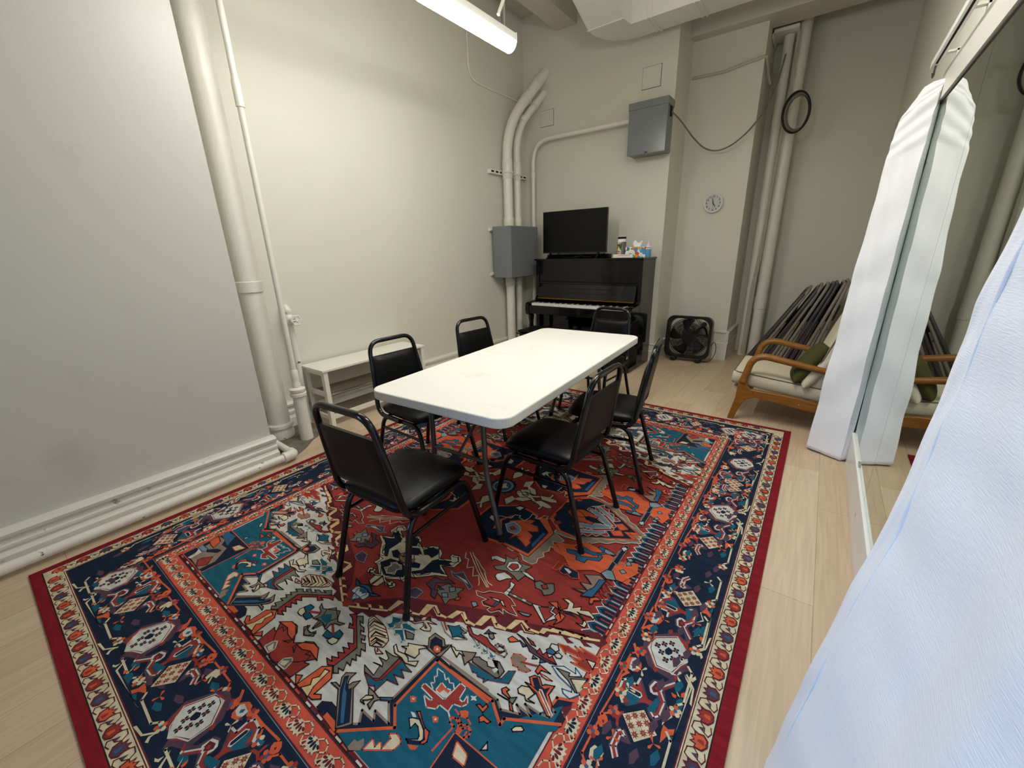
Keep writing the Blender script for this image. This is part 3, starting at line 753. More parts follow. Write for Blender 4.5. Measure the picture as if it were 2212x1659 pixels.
for x in (-0.07, 0, 0.07):
    q = B(); prism(q, [(x - 0.012, -0.17), (x + 0.012, -0.17), (x + 0.02, -0.24), (x + 0.012, -0.27), (x - 0.012, -0.27), (x - 0.02, -0.24)], 'z', 0.06, 0.068); obj('pedal', q, mat('brass_pedal', (170, 130, 60), 0.3, metal=1.0, noise=0.1), t)

# piano bench
t = thing('piano_bench', 'black padded piano bench in front of the piano', 'bench', (-2.42, 4.07, 0))
q = B(); cushion(q, 0.78, 0.34, 0.05, 0.5); o = obj('seat', q, M_vinyl, t, True, angle=60); o.location = (0, 0, 0.462)
obj('rim', box(B(), -0.405, 0.405, -0.185, 0.185, 0.428, 0.444), M_black, t, bevel=0.005)
obj('apron', box(B(), -0.375, 0.375, -0.16, 0.16, 0.34, 0.428), M_black, t, bevel=0.004)
for sx in (-1, 1):
    for sy in (-1, 1):
        obj('leg', box(B(), sx * 0.345 - 0.024, sx * 0.345 + 0.024, sy * 0.13 - 0.024, sy * 0.13 + 0.024, 0, 0.34), M_black, t, bevel=0.005)

# ---------------------------------------------------------------- things on the piano
PT = PH
t = thing('television', 'black flat-screen television standing on the piano', 'television', (-2.525, 4.72, PT))
obj('bezel', box(B(), -0.434, 0.434, -0.015, 0.02, 0.064, 0.556), M_blackmat, t, bevel=0.004)
obj('screen', box(B(), -0.428, 0.428, -0.0162, -0.0148, 0.078, 0.550), M_screen, t)
obj('rear_housing', box(B(), -0.30, 0.30, 0.02, 0.05, 0.08, 0.36), M_blackmat, t, bevel=0.01)
for s in (-1, 1):
    q = B(); tube(q, [(s * 0.33, 0.0, 0.07), (s * 0.335, -0.07, 0.006), (s * 0.337, -0.09, 0.006)], 0.008, 8); tube(q, [(s * 0.33, 0.0, 0.07), (s * 0.335, 0.06, 0.006), (s * 0.337, 0.08, 0.006)], 0.008, 8)
    obj('foot', q, M_blackmat, t, True)
t = thing('soundbar', 'slim black soundbar lying on the piano behind the television', 'speaker', (-2.55, 4.89, PT))
obj('body', box(B(), -0.44, 0.44, -0.035, 0.035, 0.0, 0.045), M_blackmat, t, bevel=0.006)
obj('grille', box(B(), -0.42, 0.42, -0.037, -0.034, 0.006, 0.039), M_rubber, t)
p = B(); tube(p, fillet([(-2.80, 4.80, PT + 0.07), (-2.70, 4.76, PT + 0.006), (-2.55, 4.74, PT + 0.006), (-2.45, 4.79, PT + 0.03), (-2.38, 4.76, PT + 0.006), (-2.30, 4.80, PT + 0.03), (-2.15, 4.82, PT + 0.05)], 0.08, 5), 0.0045, 8)
tag(obj('cable', p, M_cable, None, True), 'black leads curled under the television on the piano top', 'cable')

def label_mat(name, base, cols, scale):
    m = bpy.data.materials.new(name); m.use_nodes = True
    nt = m.node_tree; b = nt.nodes['Principled BSDF']; b.inputs['Roughness'].default_value = 0.4
    tc = nt.nodes.new('ShaderNodeTexCoord'); mp = nt.nodes.new('ShaderNodeMapping'); mp.inputs['Scale'].default_value = scale
    v = nt.nodes.new('ShaderNodeTexVoronoi'); v.inputs['Scale'].default_value = 1.0
    nt.links.new(tc.outputs['Object'], mp.inputs[0]); nt.links.new(mp.outputs[0], v.inputs['Vector'])
    s = nt.nodes.new('ShaderNodeSeparateColor'); nt.links.new(v.outputs['Color'], s.inputs[0])
    r = nt.nodes.new('ShaderNodeValToRGB'); r.color_ramp.interpolation = 'CONSTANT'
    el = r.color_ramp.elements
    el[0].position = 0; el[0].color = lin(cols[0]); el[1].position = 1.0 / len(cols); el[1].color = lin(cols[1])
    for k in range(2, len(cols)):
        e = el.new(k / len(cols)); e.color = lin(cols[k])
    nt.links.new(s.outputs[0], r.inputs[0]); nt.links.new(r.outputs[0], b.inputs['Base Color'])
    return m
t = thing('wipes_canister', 'white wipes canister with a black lid on the piano', 'canister', (-1.935, 4.79, PT))
M_can = mat('canister_white', (238, 236, 230), 0.4, noise=0.01)
q = B(); lathe(q, [(0.047, 0.0), (0.05, 0.004), (0.05, 0.20), (0.046, 0.206)], n=24); obj('body', q, M_can, t, True)
def wrap(bmx, a0, a1, z0, z1, r, n=8):
    A = [bmx.verts.new((r * math.cos(math.radians(a0 + (a1 - a0) * k / n)), r * math.sin(math.radians(a0 + (a1 - a0) * k / n)), z0)) for k in range(n + 1)]
    Bq = [bmx.verts.new((r * math.cos(math.radians(a0 + (a1 - a0) * k / n)), r * math.sin(math.radians(a0 + (a1 - a0) * k / n)), z1)) for k in range(n + 1)]
    for k in range(n): bmx.faces.new((A[k], A[k + 1], Bq[k + 1], Bq[k]))
q = B(); wrap(q, 285, 385, 0.015, 0.175, 0.0506); obj('label', q, mat('label_grey', (120, 112, 116), 0.4, noise=0.05), t, True)
q = B(); wrap(q, 175, 300, 0.085, 0.17, 0.0508); obj('label', q, label_mat('label_print', None, [(30, 90, 60), (235, 225, 120), (200, 60, 60), (240, 240, 235), (40, 110, 80), (225, 140, 60)], (40, 40, 40)), t, True)
q = B(); wrap(q, 195, 275, 0.068, 0.076, 0.0508); obj('label', q, mat('label_ink', (60, 60, 60), 0.4, noise=0.05), t, True)
q = B(); wrap(q, 195, 275, 0.04, 0.062, 0.0508); obj('label', q, mat('label_peach', (236, 170, 145), 0.4, noise=0.05), t, True)
q = B(); lathe(q, [(0.047, 0.206), (0.048, 0.21), (0.048, 0.224), (0.044, 0.228)], n=24); obj('lid', q, M_rubber, t, True)
t = thing('tissue_box', 'colourful patterned tissue box with a tissue sticking out, on the piano', 'tissue box', (-1.755, 4.80, PT), math.radians(3))
Mt = label_mat('tissue_print', None, [(240, 240, 240), (70, 150, 190), (230, 170, 60), (240, 240, 235), (60, 140, 90), (225, 80, 50), (120, 190, 220), (240, 235, 225)], (30, 30, 30))
obj('carton', box(B(), -0.115, 0.115, -0.06, 0.06, 0, 0.115), Mt, t, bevel=0.002)
q = B(); n = 10; g = []
for i in range(n + 1):
    a = i / n - 0.5
    g.append([q.verts.new((a * (0.07 + 0.05 * k) , 0.012 * math.sin(9 * a + k) * k, 0.113 + 0.075 * k - 0.03 * k * abs(math.sin(5 * a + 1)))) for k in (0, 0.35, 0.7, 1.0)])
for i in range(n):
    for k in range(3): q.faces.new((g[i][k], g[i + 1][k], g[i + 1][k + 1], g[i][k + 1]))
o = obj('tissue', q, mat('tissue_paper', (245, 245, 245), 0.9, 0.1, noise=0.01), t, True)
t = thing('paper_box', 'flat white box with rounded ends lying in front of the tissue box', 'box', (-1.86, 4.665, PT))
obj('carton', prism(B(), rrect(-0.12, 0.12, -0.03, 0.03, 0.02, 4), 'z', 0, 0.038), mat('white_card', (236, 232, 220), 0.6, noise=0.02), t, bevel=0.004)
obj('stripe', box(B(), -0.05, 0.09, -0.0305, -0.0295, 0.026, 0.031), mat('red_print', (190, 90, 80), 0.6, noise=0.05), t)
t = thing('sanitizer_bottle', 'clear pump bottle of blue hand sanitizer at the right end of the piano', 'bottle', (-1.62, 4.78, PT))
Mg = mat('blue_gel', (96, 165, 210), 0.1, 0.5, noise=0.03); Mc = mat('clear_plastic', (226, 226, 226), 0.15, 0.5, noise=0.01)
q = B(); lathe(q, [(0.03, 0.0), (0.034, 0.006), (0.034, 0.088)], n=20); obj('gel', q, Mg, t, True)
q = B(); lathe(q, [(0.0338, 0.088), (0.032, 0.112), (0.014, 0.13), (0.013, 0.14)], n=20); obj('bottle', q, Mc, t, True)
q = B(); wrap(q, 230, 330, 0.10, 0.106, 0.0335); obj('label', q, mat('red_label', (170, 60, 70), 0.4, noise=0.05), t, True)
q = B(); lathe(q, [(0.015, 0.14), (0.015, 0.158), (0.006, 0.16), (0.005, 0.19), (0.012, 0.192), (0.012, 0.20)], n=14); tube(q, [(0, 0, 0.197), (-0.035, 0, 0.194)], 0.005, 8); obj('pump', q, Mc, t, True)

# ---------------------------------------------------------------- wall clock, ten to... just before five
t = thing('wall_clock', 'round white wall clock above the box fan', 'clock', (-1.157, YC - 0.001, 1.834))
def cyl_y(r, y0, y1, n=40): 
    q = B(); lathe(q, [(r, y0), (r, y1)], (0, 0), n, 'y'); return q
obj('case', cyl_y(0.102, -0.024, 0.0), mat('clock_case', (196, 196, 194), 0.4, noise=0.01), t, True)
q = B(); tube(q, [(0.096 * math.cos(a), -0.026, 0.096 * math.sin(a)) for a in [2 * PI * k / 48 for k in range(48)]], 0.0085, 10, closed=True); obj('rim', q, M_white, t, True)
obj('face', cyl_y(0.09, -0.0255, -0.0235), mat('clock_face', (205, 206, 208), 0.5, noise=0.01), t, True)
M_ink = mat('clock_ink', (40, 40, 44), 0.5, noise=0.05)
for k in range(1, 13):
    cu = bpy.data.curves.new('numeral', 'FONT'); cu.body = str(k); cu.size = 0.028; cu.align_x = 'CENTER'; cu.align_y = 'CENTER'; cu.extrude = 0.0004; cu.offset = 0.0007
    tmp = bpy.data.objects.new('numeral', cu); COL.objects.link(tmp)
    dg = bpy.context.evaluated_depsgraph_get()
    me = bpy.data.meshes.new_from_object(tmp.evaluated_get(dg))
    bpy.data.objects.remove(tmp); bpy.data.curves.remove(cu)
    me.materials.clear(); me.materials.append(M_ink)
    o = bpy.data.objects.new('numeral', me); COL.objects.link(o); o.parent = t
    a = math.radians(90 - 30 * k)
    o.location = (0.072 * math.cos(a), -0.0262, 0.072 * math.sin(a)); o.rotation_euler = (PI / 2, 0, 0)
def hand(name, ang, L, wd, y, m):
    q = B(); prism(q, [(-wd, -0.015), (wd, -0.015), (wd * 0.9, L * 0.5), (0.0006, L), (-0.0006, L), (-wd * 0.9, L * 0.5)], 'y', y - 0.001, y)
    o = obj(name, q, m, t); o.rotation_euler = (0, math.radians(ang), 0); return o
hand('hour_hand', 149, 0.05, 0.0055, -0.028, M_ink); hand('minute_hand', 348, 0.068, 0.0042, -0.030, M_ink); hand('second_hand', 186, 0.06, 0.0008, -0.032, M_ink)

# ---------------------------------------------------------------- box fan
t = thing('box_fan', 'black square box fan on the floor against the column wall', 'fan', (-1.21, 5.30, 0.0), math.radians(2))
t.rotation_euler = (math.radians(-6), 0, math.radians(2)); t.location = (-1.21, 5.27, 0.012)
S = 0.262
q = B()
o_ = rrect(-S, S, 0.03, 0.03 + 2 * S * 0.98, 0.085, 8); i_ = rrect(-S + 0.03, S - 0.03, 0.06, 2 * S * 0.98, 0.11, 8)
for y0, y1 in ((-0.055, 0.055),):
    A = [[q.verts.new((x, y, z)) for x, z in o_] for y in (y0, y1)]; Cc = [[q.verts.new((x, y, z)) for x, z in i_] for y in (y0, y1)]
    n = len(o_)
    for k in range(n):
        j = (k + 1) % n
        q.faces.new((A[0][k], A[0][j], A[1][j], A[1][k])); q.faces.new((Cc[0][k], Cc[1][k], Cc[1][j], Cc[0][j]))
        q.faces.new((A[0][k], Cc[0][k], Cc[0][j], A[0][j])); q.faces.new((A[1][k], A[1][j], Cc[1][j], Cc[1][k]))
obj('housing', q, M_blackmat, t, True, angle=45)
FC = 0.03 + S * 0.98
M_fanw = mat('fan_wire', (20, 20, 20), 0.4, noise=0.1)
for y, nm in ((-0.052, 'front_grille'), (0.052, 'rear_grille')):
    q = B()
    for k in range(72):
        a = 2 * PI * k / 72; r = 0.232 if abs(math.sin(2 * a)) < 0.8 else 0.236
        tube(q, [(0.05 * math.cos(a), y, FC + 0.05 * math.sin(a)), (0.15 * math.cos(a + 0.12), y - 0.004 * (1 if y < 0 else -1), FC + 0.15 * math.sin(a + 0.12)), (r * math.cos(a + 0.2), y, FC + r * math.sin(a + 0.2))], 0.0023, 5, cap=False)
    for r in (0.09, 0.13, 0.17, 0.21, 0.232):
        tube(q, [(r * math.cos(a), y, FC + r * math.sin(a)) for a in [2 * PI * k / 40 for k in range(40)]], 0.0022, 5, closed=True)
    obj(nm, q, M_fanw, t, True)
q = B(); lathe(q, [(0.072, -0.06), (0.072, -0.04), (0.05, -0.038)], (0, FC), 8, 'y'); obj('hub_plate', q, M_blackmat, t)
bl = obj('rotor', (lambda b_: lathe(b_, [(0.05, -0.03), (0.05, 0.03)], (0, FC), 20, 'y'))(B()), M_blackmat, t, True)
for k in range(5):
    a0 = math.radians(115 + 72 * k); q = B(); g = []
    for i in range(7):
        u = i / 6; r = 0.045 + 0.175 * u
        wv = 0.35 + 0.6 * u - 0.35 * max(0, u - 0.75) * 4 * 0.5
        row = []
        for j in range(5):
            v = j / 4 - 0.5; a = a0 - 0.35 * u + wv * v * 0.9
            row.append(q.verts.new((r * math.cos(a), 0.022 * v * 2, FC + r * math.sin(a))))
        g.append(row)
    for i in range(6):
        for j in range(4): q.faces.new((g[i][j], g[i + 1][j], g[i + 1][j + 1], g[i][j + 1]))
    o = obj('blade', q, M_blackmat, bl, True); md = o.modifiers.new('s', 'SOLIDIFY'); md.thickness = 0.003
q = B(); lathe(q, [(0.028, -0.072), (0.03, -0.066), (0.03, -0.054)], (0.17, FC + 0.17), 16, 'y'); obj('speed_knob', q, M_blackmat, t, True)
obj('handle', box(B(), -0.07, 0.07, -0.03, 0.03, 0.505, 0.53), M_dark, t, bevel=0.006)
for s in (-1, 1):
    obj('foot', box(B(), s * 0.145 - 0.03, s * 0.145 + 0.03, -0.075, 0.075, -0.008, 0.034), M_blackmat, t, bevel=0.004)
q = B(); tube(q, fillet([(0.20, 0.05, 0.06), (0.30, 0.02, 0.28), (0.33, 0.03, 0.14), (0.28, 0.02, 0.0), (0.16, 0.02, 0.0)], 0.08, 6), 0.004, 8); obj('power_cord', q, M_cable, t, True)

# ---------------------------------------------------------------- armchair (front faces -X)
t = thing('lounge_chair', 'amber wooden lounge chair with cream cushions, half behind the curtain', 'armchair', (0, 0, 0))
def oval(bm, pts, a, b, axis, n=12):
    """tube of oval section: half width a across axis, half width b in plane"""
    return tube(bm, pts, b, n)
for y, nm in ((3.60, 0), (4.25, 1)):
    arm = fillet([(-0.372, y, 0.33), (-0.325, y, 0.565), (0.262, y, 0.468)], 0.13, 10)
    q = B(); tube(q, arm, [0.03] + [0.026] * (len(arm) - 2) + [0.02], 14)
    for v in q.verts: v.co.y = y + (v.co.y - y) * 1.15
    obj('arm', q, M_wood, t, True)
    # front leg board with the side rail growing out of it
    pr = [(-0.448, 0.0), (-0.402, 0.0), (-0.375, 0.10), (-0.335, 0.185), (-0.27, 0.214), (0.26, 0.150), (0.27, 0.215), (0.0, 0.262), (-0.31, 0.275), (-0.335, 0.30), (-0.345, 0.36), (-0.403, 0.34), (-0.41, 0.19)]
    q = B(); prism(q, pr, 'y', y - 0.017, y + 0.017); obj('side_frame', q, M_wood, t, bevel=0.007, seg=3)
    pr = [(0.215, 0.205), (0.262, 0.20), (0.30, 0.0), (0.262, 0.0)]
    q = B(); prism(q, pr, 'y', y - 0.016, y + 0.016); obj('leg', q, M_wood, t, bevel=0.006)
    q = B(); tube(q, [(0.20, y, 0.20), (0.262, y, 0.478)], 0.017, 12); obj('arm_post', q, M_wood, t, True)
    s = -1 if nm == 0 else 1
    for xx, zz in ((-0.395, 0.16), (-0.385, 0.20), (-0.29, 0.25), (0.02, 0.215)):
        q = B(); lathe(q, [(0.005, y + s * 0.015), (0.005, y + s * 0.0195)], (xx, zz), 10, 'y'); obj('bolt', q, M_chrome, t, True)
for x, z in ((-0.33, 0.235), (0.2, 0.19)):
    obj('cross_rail', box(B(), x - 0.015, x + 0.015, 3.615, 4.235, z - 0.03, z + 0.03), M_wood, t, bevel=0.004)
q = B(); tube(q, [(-0.43, 3.655, 0.255), (-0.43, 4.20, 0.255)], 0.018, 10); obj('front_roll', q, M_cream, t, True)
def rotY(a, loc): return Matrix.Translation(loc) @ Matrix.Rotation(math.radians(a), 4, 'Y')
q = B(); cushion(q, 0.66, 0.60, 0.115, 0.22, 16, 8.0, rotY(5.5, (-0.13, 3.925, 0.323))); sc = obj('seat_cushion', q, M_cream, t, True, angle=70)
for sg in (1, -1):
    q = B(); tube(q, [rotY(5.5, (-0.13, 3.925, 0.323)) @ Vector((x, y, sg * 0.047)) for x, y in rrect(-0.327, 0.327, -0.297, 0.297, 0.04, 5)], 0.005, 6, closed=True); obj('piping', q, M_piping, sc, True)
MB_ = rotY(-73, (0.165, 3.925, 0.60)) 
q = B(); cushion(q, 0.52, 0.60, 0.13, 0.35, 16, 6.0, MB_); bc = obj('back_cushion', q, M_cream, t, True, angle=70)
for sg in (1, -1):
    q = B(); tube(q, [MB_ @ Vector((x, y, sg * 0.045)) for x, y in rrect(-0.257, 0.257, -0.297, 0.297, 0.05, 5)], 0.005, 6, closed=True); obj('piping', q, M_piping, bc, True)
q = B(); MP = rotY(-60, (0.03, 3.79, 0.50)) @ Matrix.Rotation(math.radians(8), 4, 'Z')
t2 = thing('throw_pillow', 'olive and cream throw pillow leaning on the lounge chair back', 'pillow', (0, 0, 0))
cushion(q, 0.33, 0.36, 0.13, 0.88, 14, 3.0, MP); obj('front', q, M_olive, t2, True, angle=80)
q = B(); cushion(q, 0.34, 0.365, 0.13, 0.88, 14, 3.0, MP @ Matrix.Translation((0.01, 0, -0.07))); obj('back', q, M_cream, t2, True, angle=80)

# ---------------------------------------------------------------- folded chairs leaning in a row on the right wall
def make_folded(label, M_taupe):
    t = thing('folding_chair', label, 'folding chair', (0, 0, 0), 0, 'folded grey chairs leaning in a row')
    Wd, L = 0.22, 1.0       # local z runs up the chair, local x is its thickness
    for s in (-1, 1):
        q = B(); tube(q, [(0, s * Wd, 0.0), (0.002, s * Wd, 0.5), (0.0, s * Wd, L - 0.04), (0.0, s * (Wd - 0.03), L)], 0.0170, 10); obj('side_tube', q, M_taupe, t, True)
        q = B(); tube(q, [(0.05, s * (Wd - 0.012), 0.02), (0.022, s * (Wd - 0.012), 0.52), (0.018, s * (Wd - 0.012), 0.60)], 0.0150, 10); obj('leg', q, M_taupe, t, True)
        q = B(); tube(q, [(0.0, s * (Wd + 0.004), 0.56), (0.026, s * (Wd + 0.004), 0.50)], 0.006, 8); obj('link', q, M_steel, t, True)
        for xx in (0.0, 0.05):
            q = B(); tube(q, [(xx, s * (Wd - 0.012 * (xx > 0)), 0.0), (xx, s * (Wd - 0.012 * (xx > 0)), 0.035)], 0.0145, 10); obj('foot_cap', q, M_rubber, t, True)
    q = B(); tube(q, [(0, -Wd + 0.03, L), (0, Wd - 0.03, L)], 0.015, 10); obj('top_tube', q, M_taupe, t, True)
    q = B(); tube(q, [(0.046, -Wd + 0.012, 0.1), (0.046, Wd - 0.012, 0.1)], 0.009, 8); obj('cross_tube', q, M_taupe, t, True)
    obj('backrest', box(B(), -0.016, 0.016, -Wd + 0.013, Wd - 0.013, L - 0.22, L - 0.005), M_taupe_d, t, bevel=0.008)
    obj('seat', box(B(), 0.008, 0.036, -Wd + 0.02, Wd - 0.02, 0.36, 0.76), M_taupe_d, t, bevel=0.012)
    return t
f0 = make_folded('leftmost folded grey chair of the row leaning beside the pipes', M_taupe2)
f1 = make_folded('second folded grey chair from the left in the row leaning on the right wall', M_taupe)
ords = ['second', 'third', 'fourth', 'fifth', 'sixth', 'seventh', 'eighth', 'ninth', 'tenth', 'eleventh']
N = 9
for i in range(N):
    bx, tx = -0.60 + 0.074 * i + 0.012 * math.sin(5.1 * i), -0.105 + 0.043 * i + 0.012 * math.sin(3.7 * i + 1)
    zt = 0.895 + 0.010 * i + 0.012 * math.sin(2.9 * i)
    ang = math.atan2(tx - bx, zt)
    y = 5.66 + 0.01 * math.sin(2.3 * i)
    src = f1 if i in (1, 3, 4, 7, 8, 10) else f0
    if i == 0: o = f0
    elif i == 1: o = f1
    else: o = dup(src, (0, 0, 0), 0, (ords[i - 1] + ' folded grey chair from the left in the row leaning on the right wall') if i < N - 1 else 'last folded grey chair of the leaning row, hard against the right wall')
    o.location = (bx, y, 0.006); o.rotation_euler = (0, ang, 0)

BDATA = '''
P 0 43,-72 1,-80 -37,-59 -96,9 -73,57 4,66 27,89 43,71 98,52 93,-22 92,-35
R 0 26,-63 -16,-61 -88,14 -66,57 11,71 70,42 83,-18
W 0 23,-60 -1,-56 -34,-52 -81,16 -41,58 2,73 27,57 73,42 80,-14
D 0 21,-51 -9,-55 -31,-51 -77,14 -40,55 1,71 26,54 69,39 76,-12
W 0 21,-48 -3,-53 -29,-48 -73,15 -61,40 -41,52 0,73 23,54 68,36 72,-11
N 0 0,-7 -19,1 -14,18 0,19 13,10 13,0
fl 0 -4,-33
fl 0 -23,-14
fl 0 -40,7
fl 0 15,-14
fl 0 -20,27
fl 0 36,7
fl 0 18,27
fl 0 -3,47
R 0 94,-19 78,-17 87,-2 101,-7
R 0 87,45 71,48 81,60 97,56
O 0 42,-107 32,-103 52,-90 50,-77 85,-72 72,-88
O 0 105,-101 92,-92 87,-80 95,-58 110,-51 133,-56 140,-71 139,-93 129,-101
W 0 97,-90 87,-80 97,-66 121,-62 140,-71 139,-87 126,-87
B 0 121,-86 109,-77 116,-69 127,-76
O 0 228,-99 172,-98 148,-87 151,-77 178,-93 218,-93 331,-101 329,-107
P 0 227,-89 183,-86 172,-75 170,-47 144,-41 199,0 202,27 219,30 217,1 223,-11 260,-46 260,-59
R 0 228,-86 189,-87 175,-76 178,-44 161,-38 184,-20 201,1 198,29 214,26 218,-8 254,-58
W 7 255,-63 228,-86 187,-88 175,-76 178,-44 152,-42
T 0 223,-76 214,-71 213,-57 210,-16 232,-23 254,-39 242,-48
W 0 208,-70 194,-64 193,-24 202,-16 213,-20 214,-59
N 0 208,-66 199,-62 197,-25 204,-20 210,-25 212,-60
P 0 156,-14 129,-6 112,31 77,46 107,64 144,36 183,54 229,57 253,41 251,22 226,5 227,19 214,34 177,27 176,0
W 0 157,-8 131,0 127,23 139,32 155,30 170,25 177,10 174,-1
D 0 159,-1 133,6 137,22 151,26 163,18 170,8
R 0 153,7 144,12 147,20 159,16
R 0 143,26 100,57 102,62 147,32
W 5 141,23 100,55
R 0 161,17 154,27 179,48 226,47 245,34 233,21 228,36 187,37
W 5 154,27 180,47 230,45 244,34 233,20
T 0 185,20 175,26 186,34 229,31 236,17 226,9
C 0 -50,78 -87,108 -141,112 -146,119 -84,113 -46,82
C 0 -52,83 -61,101 -48,111 -37,106 -52,98
C 0 53,75 82,107 335,97 345,95 325,98 89,102 64,81
C 0 58,90 52,102 38,106 51,109 64,103
C 0 115,61 137,83 136,76
O 0 137,55 137,72 148,72 148,63
O 0 123,82 111,91 129,95 135,85
T 0 151,76 138,86 144,97 199,95 177,78
C 0 185,55 210,80 239,64 252,61 243,59 212,74
O 0 247,64 252,79 240,95 259,96 271,82 302,70 270,64
T 0 271,87 264,96 287,98 306,93
C 0 289,-48 240,2 287,57 343,8
ft 0 289,-30
ft 0 272,-15
ft 0 257,5
ft 0 306,-15
ft 0 287,4
ft 0 272,22
ft 0 323,3
ft 0 305,22
ft 0 290,39
B 0 290,-81 271,-74 272,-69 289,-69 293,-63 296,-71
R 0 313,-84 304,-75 305,-60 285,-56 279,-46 307,-52 330,-45 332,-52 314,-59
P 0 393,-49 349,-54 330,-45 326,-26 341,-8 354,3 360,-12 362,-25 378,-28 402,-14 414,-27
R 0 390,-44 344,-44 331,-33 342,-17 347,-31 384,-32 407,-16 414,-27
W 5 414,-27 390,-44 344,-44 331,-33 344,-18 347,-31 384,-32 403,-18
O 0 340,-107 331,-101 320,-93 324,-84 339,-73 355,-78 363,-89 356,-100
D 0 343,-93 337,-88 345,-84 348,-88
C 0 431,-89 415,-82 416,-67 419,-52 434,-52 433,-66 459,-71 452,-83
C 5 436,-67 454,-52
'''
